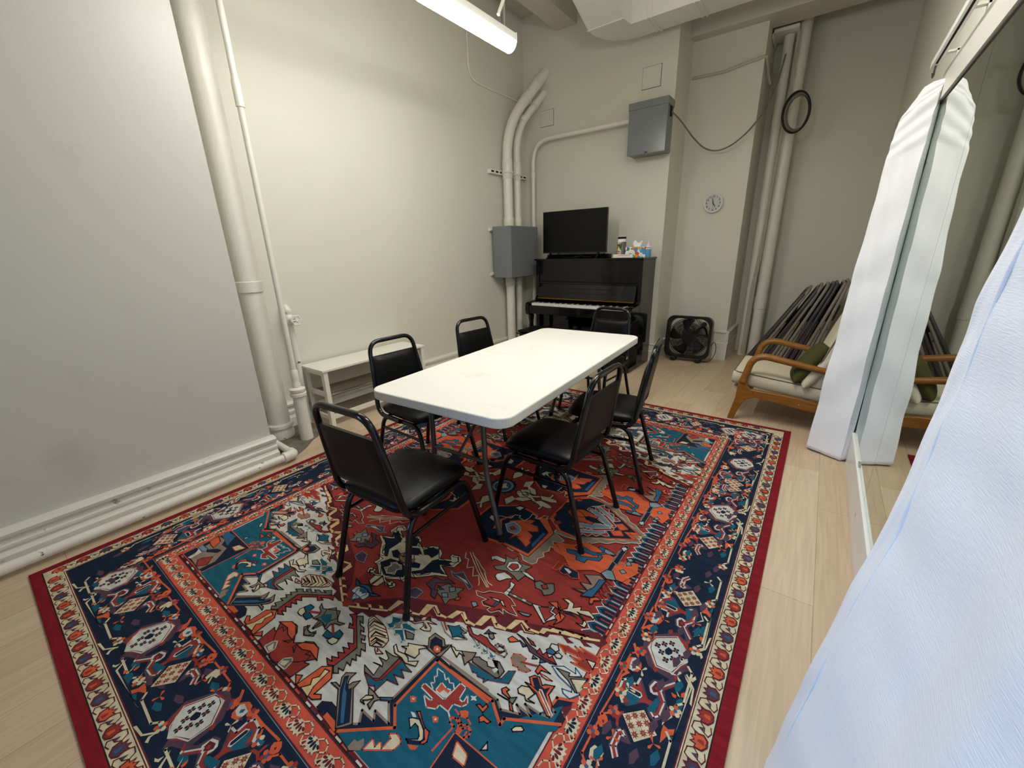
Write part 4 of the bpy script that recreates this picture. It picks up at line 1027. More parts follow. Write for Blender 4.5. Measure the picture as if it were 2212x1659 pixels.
RUGDATA = '''
W 0 0,-1360 0,-1085 170,-1000 940,-620 940,-1360
D 0 382,-843 418,-837 464,-857 487,-859 545,-832 542,-788 592,-803 655,-776 655,-732 692,-746 763,-724 763,-705 791,-685 806,-687 835,-701 856,-688 823,-684 836,-671 868,-665 891,-677 918,-665 886,-661 914,-649 941,-650 955,-616 910,-597 695,-704 479,-800
D 0 20,-1068 38,-1080 85,-1077 94,-1056 137,-1055 152,-1030 190,-1022 199,-997 207,-952 255,-958 315,-954 318,-900 374,-908 433,-880 437,-845 487,-857 546,-837 554,-801 586,-805 657,-777 665,-750 718,-743 698,-713 582,-724 186,-900 81,-989
Y/m 0 20,-1068 170,-986 165,-931 204,-919 193,-932 257,-942 291,-928 282,-875 328,-853 314,-873 354,-889 398,-872 403,-828 439,-813 429,-827 469,-846 516,-831 511,-779 554,-759 542,-776 577,-793 620,-781 623,-729 663,-713 650,-729 682,-747 712,-734 716,-740 681,-756 642,-734 631,-742 628,-786 578,-806 539,-783 526,-792 526,-833 474,-857 429,-837 418,-844 407,-876 355,-898 308,-877 294,-891 301,-933 257,-952 196,-935 185,-943 184,-989 29,-1074
Y 0 48,-1053 40,-1044 24,-1047 45,-1038 63,-1046
Y 0 92,-1028 85,-1020 71,-1022 91,-1013 106,-1021
Y 0 133,-1005 127,-997 116,-999 135,-990 150,-997
Y/m 0 630,-731 659,-709 649,-723 688,-735 723,-724 727,-695 754,-685 761,-671 742,-678 770,-674 795,-667 805,-658 786,-663 812,-659 835,-655 843,-644 825,-649 855,-647 877,-642 885,-630 867,-636 897,-634 924,-621 925,-631 735,-707 733,-728 690,-743 649,-729
Y 7 535,-774 568,-789 590,-791 626,-775
Y/m 0 612,-789 618,-730 659,-709 654,-719 635,-732 632,-777
N/K 0 478,-1010 553,-1015 706,-1004 811,-1132 481,-1367 400,-1360 394,-1351 445,-1309 420,-1280 473,-1277 453,-1256 519,-1256 467,-1215 474,-1194
N/K 0 540,-1006 602,-1013 750,-1008 776,-1024 832,-999 808,-982 864,-985 829,-965 884,-962 912,-954 918,-929 899,-927 921,-912 952,-931 953,-954 916,-999 689,-1160
N 0 902,-922 908,-890 949,-871 950,-885 933,-918 953,-933 925,-941
O 9 899,-922 902,-890 949,-868
D 0 928,-910 951,-881 955,-894 951,-924
T 0 425,-1358 560,-1250 620,-1060 800,-1055 930,-900 930,-1358
T 0 497,-1029 566,-1028 723,-1025 811,-1132 483,-1366 411,-1361 545,-1252 493,-1209 494,-1196
T 0 563,-1030 736,-1024 801,-1061 802,-1041 949,-956 948,-976 689,-1160
O 9 409,-1357 543,-1251 491,-1209 493,-1025 726,-1029
O 9 558,-1024 738,-1018 800,-1059 800,-1038 949,-952
A 7 396,-1355 401,-1338 444,-1308 417,-1279 474,-1277 453,-1256 520,-1255 467,-1214 474,-1015
A 7 491,-1003 703,-1000
A 7 540,-1006 749,-1006 775,-1023 832,-999 808,-982 864,-985 829,-965 884,-962 912,-954 919,-931 901,-926
A/K 0 480,-1016 407,-1014 425,-1005 402,-980 406,-953 454,-952 473,-967 492,-952 491,-1007
N/K 0 475,-1010 433,-1004 416,-983 419,-964 449,-960 469,-978 486,-963
O 0 449,-984 468,-983 477,-997 467,-1008 452,-1006 443,-995
W 0 455,-990 463,-991 466,-998 459,-1000
R/W 0 515,-1121 516,-1105 608,-1106 615,-1035 640,-1036 646,-1076 664,-1076 660,-1050 679,-1071 669,-1089 641,-1098 644,-1124 606,-1125 608,-1140 578,-1155 542,-1133 574,-1133 577,-1125
O/W 0 563,-1101 561,-1070 588,-1075 606,-1070 607,-1100
W 0 581,-1099 584,-1084 605,-1084 605,-1100
W 4 551,-1101 530,-1092 544,-1086 524,-1069 536,-1067 513,-1044 545,-1043 568,-1059 567,-1045 587,-1058 593,-1048 608,-1060
W 5 643,-1123 663,-1134
O 0 509,-1163 516,-1155 529,-1152 538,-1163 525,-1173
W 0 518,-1162 525,-1157 529,-1162 523,-1165
O 0 613,-1163 620,-1156 632,-1153 640,-1164 628,-1173
W 0 623,-1162 628,-1158 632,-1163 627,-1167
W 0 670,-1046 680,-1042 687,-1034 687,-1044 696,-1048 686,-1051 680,-1058 678,-1050
W 0 670,-1047 682,-1044 685,-1035 687,-1043 696,-1046 686,-1050 680,-1058 679,-1050
O/K 0 703,-1057 711,-1049 725,-1051 728,-1036 738,-1040 735,-1063
O/K 0 739,-1068 734,-1080 744,-1090 754,-1080 766,-1079 772,-1069
O 0 672,-1101 687,-1090 697,-1086 706,-1100 694,-1109
S 5 659,-1106 682,-1111 706,-1103 725,-1109
O 0 672,-1101 688,-1087 705,-1096 688,-1110
C/N 0 558,-1208 566,-1200 587,-1191 620,-1204 638,-1221 635,-1231 599,-1252 595,-1251 624,-1231 621,-1223 599,-1208 585,-1207 583,-1225
S/N 0 563,-1181 571,-1174 591,-1185 619,-1197 638,-1197 652,-1220 648,-1230 610,-1255 605,-1253 637,-1233 641,-1220 619,-1202 589,-1190
W 0 547,-1192 561,-1187 575,-1193 565,-1199
O 0 609,-1257 639,-1242 639,-1254 626,-1262
C/S 0 513,-1344 514,-1307 536,-1318 538,-1298 556,-1309 557,-1277 543,-1272 561,-1258 582,-1261 592,-1268 587,-1292
A 0 470,-1365 470,-1341 482,-1340 491,-1323 506,-1334 507,-1349 481,-1367
C/K 0 836,-1048 840,-1036 856,-1024 868,-1028 866,-1034 842,-1052
S 6 681,-1225 688,-1144 670,-1143 666,-1129 683,-1120 699,-1123 703,-1134 707,-1206
S 6 713,-1160 715,-1132 725,-1121 739,-1125 744,-1138 733,-1148 730,-1134
S 6 713,-1160 781,-1154
N 0 713,-1163 723,-1185 740,-1167 767,-1164 742,-1161
S/C 0 716,-1195 720,-1182 745,-1172 745,-1179 721,-1196
S 6 662,-1132 676,-1124 694,-1129 703,-1142
S 6 710,-1145 705,-1129 718,-1117 736,-1122
N/K 0 307,-1360 289,-1357 288,-1339 315,-1323 341,-1323 366,-1339 398,-1353
O 0 333,-1362 331,-1347 375,-1347 400,-1360 400,-1366
A/K 0 396,-1358 294,-1286 255,-1288 267,-1278 291,-1278 268,-1256 265,-1239 295,-1219 294,-1238 299,-1251 311,-1261 314,-1245 330,-1227 333,-1255 428,-1321 409,-1346
N 0 395,-1353 299,-1282 293,-1273 272,-1250 282,-1237 297,-1256 324,-1265 327,-1256 417,-1323
B 0 395,-1341 322,-1289 298,-1266 279,-1245 315,-1274 329,-1277 403,-1335
A/K 0 374,-1223 400,-1222 426,-1225 441,-1218 426,-1240 434,-1263 416,-1258 416,-1236 393,-1239
C/K 0 386,-1263 388,-1244 407,-1232 416,-1236 405,-1250 392,-1260 407,-1264 391,-1266
B/K 0 432,-1221 466,-1198 472,-1206 440,-1226
G/K 0 293,-1184 350,-1188 339,-1152 311,-1160 349,-1152 341,-1143 311,-1136 343,-1130 343,-1119 309,-1107 348,-1104 373,-1094 376,-1183 355,-1198 314,-1199
R/K 0 316,-1199 358,-1196 376,-1183 375,-1096 390,-1097 388,-1182 372,-1197
T/D 0 320,-1202 372,-1197 388,-1182 390,-1097 413,-1103 450,-1106 414,-1121 445,-1135 407,-1147 446,-1161 402,-1172 400,-1218 384,-1209 368,-1220
C/K 0 345,-1062 364,-1048 355,-1040 379,-1029 409,-1015 430,-1010 406,-1033 420,-1045 420,-1065 387,-1072 375,-1073 367,-1058
C/K 0 320,-1079 321,-1069 350,-1083 382,-1075 400,-1079 410,-1087 439,-1066 446,-1084 405,-1098 380,-1092 345,-1094
R/K 0 80,-1074 212,-1160 208,-1248 185,-1260 159,-1248 186,-1244 168,-1234 194,-1223 171,-1212 194,-1200 168,-1190 195,-1180 168,-1169 189,-1159 133,-1121 113,-1130 96,-1115 117,-1114 83,-1095 61,-1092
G/K 0 93,-1079 113,-1066 143,-1087 122,-1087 141,-1097 162,-1096 178,-1107 161,-1110 176,-1121 198,-1114 211,-1127 194,-1130 210,-1140 225,-1133 251,-1152 230,-1155 253,-1174 235,-1179 255,-1192 237,-1197 254,-1215 233,-1215 251,-1240 228,-1245 245,-1255 230,-1265 208,-1251 215,-1162 104,-1090
C/D 0 145,-1062 149,-1040 182,-1041 211,-1043 231,-1047 253,-1058 269,-1065 285,-1075 290,-1088 291,-1104 260,-1122 244,-1128 225,-1117 208,-1108 190,-1094 169,-1082
D 4 159,-1075 157,-1049 217,-1044
K 6 173,-1077 168,-1055 213,-1045
D 4 181,-1089 183,-1065 239,-1053
D 4 197,-1098 200,-1074 252,-1059
K 7 217,-1101 215,-1081 260,-1071
D 4 218,-1113 227,-1090 278,-1071
K 7 235,-1114 236,-1097 274,-1091
K 7 252,-1123 253,-1106 280,-1103
D 4 241,-1126 247,-1101 290,-1088
C/D 0 265,-1118 312,-1121 292,-1135 274,-1128
P 0 273,-1117 294,-1125 287,-1131
R/K 0 121,-1360 129,-1297 109,-1304 104,-1277 82,-1285 87,-1256 130,-1268 97,-1245 60,-1242 32,-1258 21,-1289 39,-1306 16,-1298 12,-1278 0,-1287 -31,-1265 -71,-1242 -100,-1246 -133,-1270 -114,-1291 -90,-1315 -16,-1368
O/K 0 125,-1267 97,-1245 60,-1242 30,-1261 39,-1281 68,-1256
O/K 0 -17,-1284 -29,-1265 -68,-1244 -97,-1244 -139,-1274 -84,-1269 -52,-1283
G/W 0 77,-1358 70,-1328 57,-1319 33,-1339 36,-1362
C 0 63,-1352 60,-1330 37,-1346 43,-1358
O/K 0 255,-1355 277,-1337 265,-1329 243,-1342 242,-1279 205,-1253 175,-1276 164,-1359 150,-1332 129,-1344 160,-1361 208,-1359
Y/K 0 235,-1360 219,-1330 213,-1269 193,-1274 202,-1300 189,-1318 204,-1333 185,-1357
T/K 0 61,-1207 52,-1184 89,-1182 92,-1156 118,-1158 127,-1178 102,-1190 87,-1205
C/K 0 94,-1209 99,-1188 127,-1181 132,-1195 125,-1208 109,-1211
R 9 40,-1154 87,-1179
G/K 0 0,-1209 -4,-1176 -32,-1181 -21,-1159 -38,-1131 -14,-1105 54,-1139 83,-1129 73,-1144 50,-1151 40,-1163 45,-1187 15,-1180 3,-1214
T 0 -16,-1165 -19,-1153 2,-1133 29,-1157 26,-1169 1,-1172
A/K 0 -13,-1241 -30,-1217 -8,-1229 13,-1227 22,-1212 35,-1229 2,-1248
T/W 0 219,-1033 232,-1020 209,-998 246,-986 259,-996 249,-1017 258,-1028 245,-1042
T/W 0 267,-999 281,-985 300,-985 336,-983 336,-996 288,-1012
T/W 0 264,-1033 293,-1013 335,-1040 330,-1051 297,-1036 284,-1045
G/K 0 302,-1011 345,-1003 358,-1019 335,-1031
G 0 243,-1012 262,-999 281,-1015 261,-1027
P/K 0 284,-950 306,-939 324,-946 313,-958 296,-961
P/K 0 329,-929 336,-914 351,-923 345,-936
C/D 0 281,-973 311,-969 332,-945 346,-958 344,-973 364,-970 384,-958 376,-946 348,-938 383,-923 342,-928 326,-940 308,-962
P 0 335,-943 365,-954 365,-962 354,-961
T/K 0 421,-901 446,-890 458,-875 475,-883 502,-884 488,-898 516,-904 485,-913 472,-927 452,-915
A 4 386,-903 434,-928 477,-932 492,-925 523,-903 489,-893 502,-875 463,-876
R 6 399,-898 431,-916
R/K 0 487,-863 497,-856 525,-872 547,-869 550,-858 580,-855 605,-866 649,-872 666,-860 658,-849 637,-856 640,-846 669,-854 660,-872 645,-882 563,-883 521,-883
B/W 0 529,-884 574,-896 583,-902 564,-908 567,-897
B/W 0 565,-886 614,-896 618,-901 603,-912 602,-901
B/W 0 603,-884 648,-896 651,-904 635,-913 634,-902
A 5 645,-882 679,-878 679,-862 652,-846 628,-850 624,-861 638,-863
P/K 0 561,-847 563,-824 575,-828 597,-821 574,-837
G/K 0 576,-840 587,-828 603,-839 600,-849 588,-849
T/P 0 588,-965 700,-957 717,-946 722,-910 741,-897 747,-944 682,-975 675,-989 668,-980 646,-985 636,-978 623,-984
G/K 0 585,-944 606,-929 619,-931 640,-928 652,-938 668,-934 684,-923 669,-904 653,-911 676,-903 710,-919 709,-945 701,-954 599,-957
W 0 671,-939 679,-926 690,-926 687,-944
A/K 0 537,-950 586,-924 591,-948 584,-967 583,-981
C/K 0 493,-957 507,-954 520,-959 539,-949 560,-958 536,-959 540,-976 514,-966
A/O 0 701,-866 699,-848 720,-837 746,-838 746,-853 759,-863 782,-865 773,-878 747,-886 739,-880 722,-885
R 7 739,-858 795,-837
O/K 0 797,-857 796,-829 844,-835 812,-843 810,-861
C/R 0 812,-854 835,-852 861,-853 843,-860 825,-859
P/K 0 662,-776 693,-776 732,-789 788,-793 842,-797 822,-804 783,-808 740,-808 722,-796 694,-783
R/K 0 703,-768 730,-770 747,-779 731,-782
R/K 0 762,-796 764,-778 786,-791 791,-776 810,-789 816,-777 844,-795 791,-799
B/K 0 686,-793 719,-798 711,-808
B/K 0 759,-814 778,-816 763,-826
B/K 0 787,-809 808,-809 793,-824
O/K 0 646,-812 653,-795 676,-796 685,-798 669,-813 659,-820
B/K 0 786,-767 796,-748 820,-759 816,-771 795,-777
W/K 0 791,-752 789,-737 812,-729 825,-744 818,-757
W/K 0 818,-768 829,-753 845,-757 845,-768 832,-774
R/O 0 809,-723 844,-711 888,-711 864,-697 907,-702 880,-689 955,-688 952,-756 880,-759 907,-748 866,-739 914,-731 889,-726 846,-733 851,-742
C/K 0 921,-719 953,-711 954,-740
W/B 0 835,-809 868,-786 914,-786 904,-768 934,-782 908,-804 956,-784 947,-808 928,-820 957,-840 936,-870 910,-866 901,-856 931,-848 928,-837 868,-825
G/K 0 850,-806 896,-795 899,-807 956,-777 954,-785 908,-811 948,-840 940,-842 904,-821 885,-816
C 0 914,-810 952,-787 949,-836
O/K 0 790,-908 811,-904 792,-886 803,-871 820,-866 842,-885 849,-876 877,-863 875,-898 901,-920 915,-949 904,-956 839,-917
N 0 801,-905 824,-904 801,-883 815,-870 837,-888 854,-890 867,-874 867,-900 901,-935 903,-949 848,-910
R/W 0 841,-905 845,-896 919,-946 913,-950
O/K 0 739,-971 747,-958 761,-959 757,-968 777,-976 811,-1005 800,-1007 774,-981 749,-980
A/K 0 738,-991 775,-987 763,-989
G/K 0 777,-980 795,-964 796,-988 786,-989
C/K 0 782,-940 787,-924 811,-914 836,-922 827,-948 851,-946 825,-955 812,-945 792,-950
C/K 0 -229,-718 -177,-690 -212,-667 -217,-625 -193,-600 -163,-609 -163,-625 -181,-638 -129,-665 -71,-610 -37,-624 -18,-663 36,-641 92,-616 119,-632 134,-663 202,-649 221,-629 199,-612 175,-621 174,-608 201,-597 230,-616 230,-667 175,-693 247,-723 191,-750 149,-791 103,-829 107,-856 74,-861 23,-890 71,-909 82,-896 65,-891 80,-880 95,-892 82,-913 32,-902 29,-938 5,-949 2,-887 -54,-914 -73,-902 -72,-883 -58,-879 -54,-895 -16,-887 -65,-846 -92,-858 -90,-818 -134,-814 -91,-798 -126,-795 -162,-763 -163,-726 -209,-727
N/K 0 -195,-718 -159,-693 -116,-702 -119,-761 -87,-795 -107,-795 -136,-773 -138,-731
N/K 0 -191,-668 -192,-645 -140,-672 -147,-692
N/K 0 -88,-667 -71,-633 -52,-627 -25,-668 -52,-687
N/K 0 -39,-692 -1,-673 31,-707 4,-719
N/K 0 29,-645 89,-625 104,-650 97,-682 59,-674 57,-655
N/K 0 -67,-835 -62,-805 4,-785 60,-798 80,-839 7,-878 -31,-867
N/K 0 113,-697 131,-671 157,-686 200,-663 210,-669 155,-694
N/K 0 134,-783 120,-725 166,-705 218,-719 164,-745
N 0 -99,-762 -85,-738 -48,-747 -31,-776 -59,-783
G/C 0 -2,-866 -25,-844 -25,-806 17,-796 38,-813 19,-826 37,-850
A/D 0 -53,-758 -39,-734 2,-733 18,-756 50,-754 15,-784 -20,-776
C/K 0 -21,-749 10,-714 32,-733 24,-752
G/K 0 252,-789 278,-748 306,-752 349,-730 346,-768 366,-780 341,-808 342,-838 303,-819 266,-812
T/K 0 245,-782 283,-784 268,-795
L/K 0 291,-762 312,-747 330,-762 313,-780
L/K 0 287,-803 307,-789 326,-803 306,-817
O/K 0 355,-783 371,-774 374,-788 360,-798
P/K 0 196,-805 198,-757 243,-750 254,-730 299,-734 262,-753 229,-777 247,-809 265,-802 286,-841 258,-839 238,-815
P/L 0 222,-686 255,-693 283,-662 322,-683 374,-704 372,-723 325,-704 288,-707 266,-710
C 0 262,-695 325,-692 350,-704 284,-697
C 4 225,-552 332,-622 425,-669
C 4 235,-545 342,-615 431,-665
C 4 250,-556 295,-572 325,-589 379,-613 360,-608 401,-640 416,-647 437,-649
C 4 209,-564 228,-591 249,-590 278,-635 300,-613 333,-657 352,-639 383,-670 389,-682
W/K 0 322,-513 342,-493 394,-490 407,-507 378,-514 346,-517 343,-532
G/K 0 372,-557 407,-520 391,-485 375,-470 423,-470 427,-441 458,-472 520,-461 504,-497 527,-505 515,-566 484,-553 441,-546 395,-566
W/K 0 423,-528 414,-496 443,-470 480,-482 485,-516 454,-538
R/K 0 432,-521 433,-496 458,-485 473,-500 463,-525
W/K 0 416,-600 413,-584 435,-557 465,-560 489,-567 468,-582 449,-612 434,-611
W/K 0 491,-512 521,-503 562,-511 576,-524 529,-521
W/K 0 488,-585 517,-588 525,-653 503,-653 505,-608
K 3 504,-619 525,-616
K 3 504,-636 526,-637
G/K 0 521,-635 635,-629 634,-640 526,-648
W 0 543,-636 560,-635 560,-642 545,-642
W 0 587,-631 603,-630 605,-639 589,-640
R/K 0 398,-710 436,-705 460,-678 509,-654 550,-663 583,-680 564,-688 614,-712 557,-718 566,-736 538,-727 520,-758 496,-751 505,-734 461,-740 473,-716 418,-722
C 3 398,-710 421,-726 466,-719 455,-739 474,-751 505,-740 499,-759 521,-760 543,-733 567,-738 549,-719 580,-721 619,-713 567,-686 586,-678 547,-659 507,-653 447,-679 433,-701 398,-710
C/K 0 470,-702 510,-690 520,-699 494,-704
B/K 0 506,-703 520,-699 516,-732 508,-733
C/K 0 518,-695 524,-686 552,-704 539,-706
L/K 0 422,-767 437,-754 456,-764 446,-781
L/K 0 604,-692 625,-687 658,-676 655,-690 628,-697
W/B 0 -10,-1037 -29,-995 -4,-967 29,-977 45,-993 42,-1019 3,-1017 11,-1046
B/K 0 -69,-966 -44,-972 7,-953 38,-971 86,-964 54,-987 11,-973 -28,-983
B 0 -9,-992 -2,-976 21,-988 10,-1001
P/L 0 -218,-885 -218,-844 -177,-844 -142,-887 -183,-895
A/C 0 350,-424 384,-428 394,-408 423,-422 443,-429 462,-449 490,-449 511,-447 522,-427 513,-400 530,-375 512,-354 529,-328 518,-301 547,-295 509,-263 546,-245 554,-225 505,-206 460,-197 435,-230 457,-364
O/K 0 315,-419 469,-418 484,-205 396,-125 348,-132
N/K 0 301,-399 456,-399 458,-219 363,-156 330,-171 262,-208 214,-241 205,-273
B 0 435,-307 435,-230 453,-234 451,-354 434,-337
O/R 0 238,-250 323,-184 349,-175 346,-211 386,-208 411,-239 383,-259 361,-265 404,-283 411,-324 424,-329 421,-368 404,-358 348,-336 359,-322 334,-331 321,-370 319,-325 284,-334
L/W 0 236,-286 260,-244 310,-260 333,-285 330,-318 298,-325 276,-324
R 0 263,-292 281,-272 315,-289 286,-309
C 4 163,-249 210,-235 229,-231 231,-194 261,-182 262,-199 301,-208 311,-175 306,-134 340,-137 337,-157 359,-150 366,-111 389,-104 389,-130 411,-106 419,-66
A/C 0 481,-199 549,-199 615,-183 627,-197 665,-164 673,-173 702,-139 737,-129 765,-95 803,-83 831,-57 873,-35 853,-13 861,0 825,29 785,65 760,72 733,96 700,108 671,132 642,131 622,145 589,151 537,144 471,139
O/R 0 489,-178 560,-184 851,-21 569,128 509,126 396,78 400,-114
N/K 0 503,-168 579,-167 820,-28 557,111 451,96 408,57 422,-99
R/W 0 540,-103 564,-111 575,-87 600,-90 611,-62 641,-66 689,-41 724,-71 704,-85 682,-85 670,-108 646,-106 635,-132 606,-129 597,-158 573,-128
L/W 0 570,-114 687,-46 697,-59 675,-81 583,-129
R/W 0 533,66 538,88 574,85 606,70 642,77 722,21 723,6 685,-11 663,6 643,9 620,19 604,33 582,27 569,54
L/W 0 545,74 581,81 627,67 707,12 682,-5
O/K 0 453,-7 495,31 538,15 569,-16 614,-19 613,-37 557,-50 514,-54
O/R 0 713,-33 752,2 783,-31 740,-56
R/K 0 437,-123 455,-102 480,-111 472,-132 451,-139
O 0 522,-284 547,-238 616,-255 634,-304 793,-259 810,-278 881,-271 916,-282 914,-317 803,-307 697,-325 617,-322 549,-315
O 0 526,258 677,381 757,323 889,317 926,236 909,174 833,207 749,186 649,173 612,225
B/K 0 593,-271 612,-264 647,-254 672,-277 741,-243 735,-221 697,-240 698,-225 733,-208 758,-225 756,-259 707,-279 704,-307 663,-310 653,-284 626,-289 607,-288
B/K 0 630,207 621,240 669,244 720,239 770,191 757,164 716,163 714,180 747,193 728,217 689,219
N/A 0 804,-139 825,-138 827,-291 806,-287
N/A 0 809,226 833,234 833,90 811,91
L/K 0 793,-320 806,-287 831,-282 864,-324 825,-339
A/K 0 736,-371 796,-336 826,-350 811,-459 729,-468 788,-443 741,-420 788,-404 757,-381
B/K 0 803,-360 829,-348 820,-463 777,-483 788,-443 803,-411
R 5 834,-344 884,-371 838,-370 887,-406 831,-397 887,-432 830,-419 886,-463 825,-449
O/K 0 814,-473 837,-451 855,-459 833,-475 835,-494 822,-498
O 4 605,-363 603,-421 627,-417 631,-364 686,-339 711,-353 710,-335
N/O 0 635,-417 634,-369 708,-373 729,-406 697,-422 673,-409 663,-422
W 0 644,-387 662,-381 684,-390 679,-405
G/K 0 578,-528 595,-507 619,-511 651,-488 675,-522 672,-545 649,-567 626,-550 598,-553
R/K 0 612,-527 627,-511 645,-526 628,-540
L/K 0 744,-166 780,-170 805,-179 770,-196 750,-190
W/K 0 804,-118 819,-101 835,-111 825,-138
L/K 0 854,-172 870,-161 885,-170 872,-188
L/K 0 854,-260 867,-245 885,-256 870,-273
L/K 0 858,199 871,216 888,202 872,182
A 4 833,-219 852,-218 868,-207 854,-191
W/K 0 632,-630 683,-615 719,-584 718,-615 742,-617 749,-636 726,-666 721,-683
R/K 0 663,-628 710,-601 712,-624 731,-625 722,-660 720,-670
O/K 0 684,-584 712,-564 735,-578 737,-601 773,-605 771,-634 754,-664 756,-640 738,-629 745,-596
C/K 0 723,-536 745,-526 772,-533 779,-553 804,-530 809,-546 838,-531 870,-546 868,-557 855,-552 816,-561 802,-561 858,-587 858,-609 822,-608 844,-601 842,-584 814,-571 780,-576 743,-592 761,-570 755,-544
N 0 750,-597 782,-580 823,-589 842,-598 814,-585 780,-591
W/K 0 795,-1144 798,-1116 811,-1132
C/K 0 245,-34 277,-3 337,-10 369,-27 348,-46 315,-45 316,-82 300,-83 303,-53 278,-41
K 0 187,-150 200,-103 249,-108 236,-154
W 0 197,-139 209,-116 234,-114 230,-145
C/K 0 91,-108 111,-54 139,-66 169,-15 228,-25 194,-69 148,-80 140,-125 133,-149
C/K 0 113,22 161,49 192,21 153,17 189,-1 156,-13
N/O 0 934,-1363 933,-1149 702,-1153 714,-1356
A/K 0 889,-1352 928,-1202 876,-1197 847,-1223 797,-1218 739,-1290 742,-1357
O/K 0 930,-1250 935,-1207 883,-1218 854,-1257 897,-1257
R/K 0 824,-1335 820,-1318 789,-1283 747,-1322 778,-1356
W 0 885,-1357 882,-1327 911,-1304 947,-1306 872,-1298 865,-1353
L/T 0 929,-1301 929,-1280 872,-1277 854,-1286 875,-1301
B 0 928,-1194 944,-1165 861,-1156 818,-1211
C/O 0 783,-1201 772,-1175 723,-1167 739,-1203
N/K 0 868,-1282 833,-1250 801,-1243 802,-1261 851,-1287
Y/D 0 165,-994 163,-932 203,-919 193,-932 184,-989
Y/D 0 287,-934 277,-877 326,-854 313,-872 314,-923
Y/D 0 388,-880 401,-829 441,-813 427,-828 415,-871
Y/D 0 504,-842 512,-778 554,-758 541,-777 529,-832
Y/D 0 613,-788 622,-729 662,-712 649,-730 638,-779
Y/D 0 502,-841 505,-785 548,-761 538,-777 531,-830
Y/D 0 610,-786 619,-729 660,-708 649,-723 635,-776
Y/D 0 725,-727 725,-698 753,-686 747,-722
Y 9 193,-928 230,-937 258,-944 290,-932
Y 9 319,-866 357,-884 388,-880
Y 9 434,-823 466,-843 504,-842
Y 9 547,-773 577,-791 613,-788
Y 9 539,-774 572,-788 611,-786
Y 9 650,-722 688,-735 724,-727
Y 9 735,-703 792,-680 869,-654 925,-627
Y 8 24,-1070 103,-1030 170,-994
'''
# ---------------------------------------------------------------- patterned rug (colour areas are flat polygons laid into the pile)
RC = (-1.365, 1.705); RU, RV = 1.371, 1.832
RCOL = dict(N=(32, 43, 62), T=(34, 94, 114), B=(56, 98, 134), R=(154, 60, 54), D=(102, 44, 48), O=(212, 98, 64), C=(212, 201, 168), W=(206, 205, 196), G=(122, 119, 106),
            K=(50, 40, 40), P=(88, 66, 82), L=(124, 146, 158), S=(206, 90, 72), Y=(220, 192, 144), A=(142, 125, 110), M=(104, 38, 44), X=(132, 32, 40))
RKEY = list(RCOL)
def rug_mat(k, rgb):
    m = mat('rug_wool_' + k.lower(), rgb, 0.95, 0.08, noise=0.16, nscale=9, bump=0.5, bscale=500, stretch=(1, 5, 1))
    return m
RITEMS = []     # (colour, width, pts in mm, sym) ; sym: 4 = all quadrants, 1 = as is
def radd(c, pts, wd=0, sym=4): RITEMS.append((c, wd, pts, sym))
def rrc(x0, x1, y0, y1): return [(x0, y0), (x1, y0), (x1, y1), (x0, y1)]
def grounds():
    for c, u, v in (('C', 1329, 1790), ('D', 1268, 1731), ('C', 1265, 1728), ('D', 1262, 1725), ('N', 1258, 1721), ('L', 1019, 1460), ('N', 1017, 1458), ('D', 1012, 1456), ('S', 1008, 1453), ('D', 944, 1381), ('K', 939, 1377), ('M', 932, 1371)):
        radd(c, rrc(-u, u, -v, v), 0, 1)
    radd('K', rrc(-1333, 1333, -1794, 1794)[:], 0, 1); RITEMS.insert(0, RITEMS.pop())
    radd('R', rrc(-927, 927, -1362, 1362), 0, 1)
    # orange abrash bands in the red field
    for a in (-140, 60, 520): radd('R', rrc(-926, 926, a, a + 30), 0, 1)
    # dashes of the inner guard stripe
    k = -1350; i = 0
    while k < 1350:
        radd('SWPWOW'[i % 6], rrc(933, 939, k, k + 26), 0, 1); radd('SWPWOW'[i % 6], rrc(-939, -933, k, k + 26), 0, 1)
        k += 34 if i % 3 else 70; i += 1
    k = -930; i = 0
    while k < 920:
        for s in (1, -1): radd('SWPWOW'[i % 6], rrc(k, k + 26, min(s * 1372, s * 1366), max(s * 1372, s * 1366)), 0, 1)
        k += 34 if i % 3 else 70; i += 1
def place(items, fn):
    for c, wd, pts in items: RITEMS.append((c, wd, [fn(a, b) for a, b in pts], 1))
def side_fn(side, s0, sc=1.0, flip=1, ac=1.0):
    if side == 'r': return lambda a, b: (1139 + b, s0 - flip * a * sc)
    if side == 'l': return lambda a, b: (-1139 - b, s0 - flip * a * sc)
    if side == 'n': return lambda a, b: (s0 + flip * a * sc, -1590 - b * ac)
    return lambda a, b: (s0 + flip * a * sc, 1590 + b * ac)
def circ(a, b, r, n=6, ph=0.0): return [(a + r * math.cos(2 * PI * k / n + ph), b + r * math.sin(2 * PI * k / n + ph)) for k in range(n)]
def motif_cell():
    out = []
    for ln in BDATA.strip().split('\n'):
        q = ln.split(); p = [tuple(map(int, z.split(','))) for z in q[2:]]
        if q[0] == 'fl':
            a, b = p[0]
            for da, db in ((5, 5), (-5, 5), (5, -5), (-5, -5)): out.append(('N', 0, circ(a + da, b + db, 5)))
            out.append(('R', 0, circ(a, b, 4.2)))
        elif q[0] == 'ft':
            a, b = p[0]
            out.append(('R', 0, [z for k in range(8) for z in ((a + 13 * math.cos(k * PI / 4), b + 13 * math.sin(k * PI / 4)), (a + 6 * math.cos((k + .5) * PI / 4), b + 6 * math.sin((k + .5) * PI / 4)))]))
            out.append(('A', 0, circ(a, b, 3.5)))
        else: out.append((q[0], float(q[1]), p))
    return out
